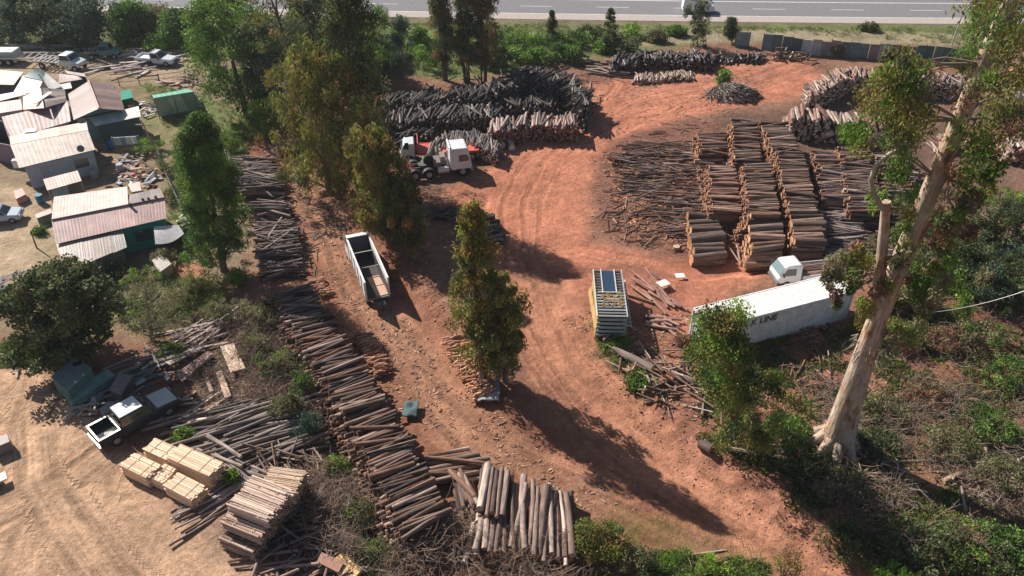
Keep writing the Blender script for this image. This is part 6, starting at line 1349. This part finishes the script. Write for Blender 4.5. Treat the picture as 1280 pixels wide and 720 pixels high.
def planks(key, label, cat, poly, n, L, ang, sd, cols, z=.4, w=(.08,.2), th=.04, tilt=4):
    W = poly_w(poly); lo, hi = W.min(0), W.max(0); mb = MB(); m = 0
    while m < n:
        x = random.uniform(lo[0], hi[0]); y = random.uniform(lo[1], hi[1])
        if not inside(np.array([x]), np.array([y]), W)[0]: continue
        mb = MB(); l_ = random.uniform(*L); a_ = R(random.gauss(ang, sd)); zz = gz(x, y)+.05+z*m/n*random.random()
        mb.box((0,0,0), (l_, random.uniform(*w), th), rc(cols, .25)); o = obj(key, mb, M['sawn']); o.location = (x, y, zz+.1); o.rotation_euler = (R(random.gauss(0, 8)), R(random.gauss(0, tilt)), a_)
        tag(o, label, cat, label+'s heap'); m += 1
G_ = [(.34,.27,.25),(.24,.19,.18),(.44,.36,.33),(.3,.2,.18),(.5,.42,.38)]
planks('plank', 'weathered plank tossed in the heap above the reddish slab', 'plank', [(190,455),(215,415),(285,400),(298,412),(250,440),(210,462)], 42, (1.8,4.2), 42, 16, G_, .6)
planks('plank', 'greenish shaded plank in the heap under the dark round tree', 'plank', [(90,495),(150,455),(200,440),(205,470),(150,505),(105,515)], 36, (1.5,3.8), 36, 16, [(.16,.19,.18),(.24,.25,.23),(.3,.29,.27),(.12,.12,.12)], .35)
planks('plank', 'pale broken plank by the tan yard edge', 'plank', [(95,505),(120,500),(140,512),(112,522),(90,515)], 14, (.8,2.2), 60, 35, [(.6,.48,.4),(.4,.3,.25),(.7,.6,.52)], .3)
planks('plank', 'long board lying right of the dark pickup', 'plank', [(212,505),(260,495),(268,515),(215,545)], 14, (2.0,4.0), 30, 14, [(.5,.36,.28),(.36,.27,.23),(.6,.46,.36)], .25)
planks('plank', 'old board in the heaps of the far left clearing', 'plank', [(118,88),(165,66),(225,60),(225,80),(180,95),(130,95)], 60, (2,5), 20, 22, [(.45,.36,.34),(.3,.24,.23),(.55,.47,.44),(.2,.16,.15)], .7, (.2,.4), .08)
planks('plank', 'dark board under the far left trees', 'plank', [(20,62),(100,60),(140,70),(120,62),(40,56)], 30, (2,5), 2, 12, [(.3,.26,.26),(.2,.18,.18),(.4,.36,.35)], .5, (.2,.4), .08)
planks('plank', 'board at the left edge beside the bare yard', 'plank', [(0,345),(25,350),(20,395),(0,400)], 22, (1.2,3), 20, 40, [(.25,.22,.25),(.4,.37,.38),(.16,.15,.16)], .4)
planks('plank', 'short plank at the tan yard corner', 'plank', [(-5,440),(8,440),(48,465),(30,470),(-5,460)], 12, (.6,1.6), 10, 40, [(.6,.5,.42),(.4,.3,.25)], .15)
# firewood rows
def firewood(label, px, z, wid, h, cols, group, n):
    a = [P(x, y) for x, y in px]; g = thing('firewood_row', label, 'firewood', a[0], 0, group); mb = MB(); L = sum((a[i+1]-a[i]).length for i in range(len(a)-1))
    for k in range(n):
        f = random.random()*(len(a)-1); i = int(f); p = a[i].lerp(a[i+1], f-i); d = (a[i+1]-a[i]).normalized(); s_ = Vector((-d.y, d.x, 0)); hh = random.random(); q = p-a[0]+s_*random.uniform(-.5,.5)*wid; q.z = .08+hh*h*(1-abs(random.random()-.5)*.3)
        dd = (s_+d*random.gauss(0,.25)+Vector((0,0,random.gauss(0,.15)))).normalized()*random.uniform(.22,.4); mb.tube([q-dd, q+dd], random.uniform(.05,.09), rc(cols, .3), 5, rc([(.72,.42,.24),(.6,.32,.17)], .25))
    obj('billets', mb, M['wood'], g)
firewood('row of split orange firewood at the foot of the olive gum', [(566,430),(582,458),(600,486),(608,500)], 0, 1.4, .8, [(.55,.3,.19),(.4,.22,.15),(.65,.4,.27)], 'firewood rows', 420)
firewood('row of short reddish billets along the right foot of the long stack', [(452,424),(466,445),(480,472)], 0, 1.0, .7, [(.5,.27,.17),(.38,.2,.14)], 'firewood rows', 260)
firewood('strip of orange bark scraps beside the start of the long stack', [(396,352),(408,372)], 0, .8, .4, [(.4,.22,.14),(.5,.27,.17)], 'firewood rows', 90)
for (x, y, s_, lb) in [(590,455,1.1,'dark grey tarpaulin scrap beside the firewood row'),(611,492,1.0,'pale grey tarpaulin scrap at the lower firewood end'),(514,516,.7,'crumpled teal sheet at the shaded side of the long stack')]:
    q = P(x, y); mb = MB(); n = 9; V = []; 
    for i in range(n):
        for k in range(n): V.append(((i/(n-1)-.5)*s_*1.4, (k/(n-1)-.5)*s_*2, .25+.3*float(vnoise(i*.6+x, k*.6, 4))))
    I = []
    for i in range(n-1):
        for k in range(n-1): I += [i*n+k, (i+1)*n+k, (i+1)*n+k+1, i*n+k+1]
    mb.add(V, I, [4]*((n-1)**2), {590:(.2,.23,.26),611:(.45,.47,.48),512:(.09,.14,.15)}.get(x, (.09,.14,.15)), smooth=True); o = obj('tarpaulin', mb, M['cloth']); o.location = q; sm_ = o.modifiers.new('t', 'SOLIDIFY'); sm_.thickness = .03; tag(o, lb, 'tarpaulin')
# branch mound in the yard and brush bits
g = thing('branch_heap', 'round mound of cut branches on the red yard', 'branch heap', P(916,120)); mb = MB(); rx = 3.3
for k in range(420):
    th = random.uniform(0, 6.28); q = math.sqrt(random.random()); zz = 1.5*(1-q*q)*random.uniform(.5, 1)+.05; p = Vector((q*rx*math.cos(th), q*2.0*math.sin(th), zz)); d = Vector((math.cos(th+1.2+random.gauss(0,.5)), math.sin(th+1.2+random.gauss(0,.5)), -.25*q+random.gauss(0,.12)))*random.uniform(.5,1.1)
    mb.tube([p-d, p+Vector((0,0,.08)), p+d], random.uniform(.02,.05), rc([(.16,.13,.11),(.3,.25,.22),(.1,.08,.07),(.42,.36,.32)]), 5)
for k in range(30):
    th = random.uniform(0,6.28); r_ = random.random()**.5; mb.hexa([(math.cos(th+a)*rx*.8*r_*u, math.sin(th+a)*1.5*r_*u, z_) for z_, u in ((0,1),(1.2*(1-r_),.4)) for a in (0,1.57,3.14,4.71)], (.07,.055,.045))
obj('branches', mb, M['wood'], g)
# settlement clutter
def laundry():
    a, b = P(140,172,1.7), P(173,170,1.7); g = thing('washing_line', 'washing line with white and blue laundry in front of the dark porch wall', 'washing line', P(140,178)); o = P(140,178)
    mb = MB(); mb.tube([a-o, b-o], .015, (.6,.6,.6), 4); obj('line', mb, M['steel'], g)
    for q in (a, b): mb = MB(); mb.tube([Vector((q.x-o.x, q.y-o.y, -.1)), Vector((q.x-o.x, q.y-o.y, 1.8))], .05, (.3,.25,.2), 6); obj('post', mb, M['sawn'], g)
    for f, c_, w_ in ((.12,(.55,.62,.68),.9),(.34,(.3,.4,.45),.6),(.6,(.75,.78,.82),.7),(.82,(.7,.74,.8),.5)):
        p = a.lerp(b, f)-o; mb = MB(); mb.box(p-Vector((0,0,.45)), (w_,.04,.9), c_, 0, R(6)); obj('cloth', mb, M['cloth'], g)
laundry()
clut = [(140,186,'blue plastic drum below the laundry',(.03,.16,.42),'drum'),(52,254,'blue water tank left of the teal house',(.04,.20,.32),'tank'),(119,222,'grey bin beside the porch',(.3,.33,.36),'bin'),(167,222,'red bucket in the cluttered garden',(.5,.06,.08),'bucket'),(152,215,'grey bin in the cluttered garden',(.35,.36,.4),'bin')]
for x, y, lb, c_, ct in clut: drum(lb, P(x, y), c_, (0,0,1), .34 if ct != 'bucket' else .22, .9 if ct != 'bucket' else .4, ct, ct, 'containers in the gardens')
tarpbox('table', 'pinkish sheet-topped table left of the pink roof', 'table', [(44,268),(63,261),(66,266),(46,273)], .8, (.25,.2,.18), (.6,.42,.38), 'worn')
tarpbox('cart', 'flat-topped handcart behind the grey rear roof patch', 'cart', [(160,231),(174,227),(177,238),(165,240)], .9, (.3,.22,.18), (.62,.5,.44), 'worn')
tarpbox('crate', 'orange-pink crate in front of the grey house', 'crate', [(17,239),(28,235),(32,243),(20,249)], .7, (.5,.25,.2), (.66,.36,.3), 'worn')
tarpbox('hutch', 'teal covered hutch right of the brown gabled house', 'hutch', [(151,114),(163,112),(166,122),(152,125)], 1.2, (.04,.2,.16), (.06,.32,.24))
tarpbox('brick_heap', 'pinkish heap in front of the teal hutch', 'heap', [(158,127),(166,125),(168,131),(160,133)], .6, (.5,.25,.18), (.55,.3,.22), 'worn')
planks('garden_scrap', 'scrap wood scattered in the garden behind the pink roof', 'scrap', [(140,205),(175,195),(205,215),(200,238),(150,232)], 60, (.3,1.6), 40, 50, [(.5,.45,.42),(.3,.2,.17),(.65,.62,.6),(.4,.15,.12),(.25,.3,.38),(.55,.35,.25)], .5, (.1,.4), .08, 14)
planks('garden_scrap', 'scrap board by the brown and white porch', 'scrap', [(170,130),(190,125),(192,145),(178,150)], 20, (.4,1.8), 40, 50, [(.6,.58,.56),(.3,.2,.17),(.5,.6,.62)], .5, (.1,.4), .08, 14)
planks('garden_scrap', 'scrap beside the tall sunlit conifer', 'scrap', [(200,100),(245,95),(250,108),(205,112)], 20, (.5,2.2), 10, 40, [(.5,.3,.25),(.3,.2,.17),(.5,.4,.36)], .4, (.1,.4), .08, 10)
# trestle-like hut of sticks and white rubble
tarpbox('cage', 'wire-topped cage beside the red earth patch', 'cage', [(190,325),(203,316),(214,330),(200,340)], .9, (.35,.31,.28), (.45,.4,.37), 'worn')
planks('garden_scrap', 'white rubble beside the awning of the teal house', 'scrap', [(222,278),(234,272),(240,288),(230,292)], 22, (.2,.7), 0, 60, [(.7,.66,.6),(.55,.5,.45)], .4, (.15,.4), .12, 14)
# left-edge objects on the tan yard
tarpbox('cart', 'grey cart body cut by the left edge, upper one', 'cart', [(-14,548),(9,543),(12,552),(-12,562)], .8, (.2,.17,.17), (.4,.34,.32), 'worn')
mb = MB(); a_ = P(-10,610); mb.box(a_+Vector((0,0,.5)), (1.9,.7,.1), (.75,.72,.68), R(35)); mb.box(a_+Vector((0,0,.25)), (1.2,.5,.4), (.2,.16,.15), R(35)); tag(obj('bench', mb, M['sawn'], org=a_), 'white-topped bench cut by the left edge', 'bench')
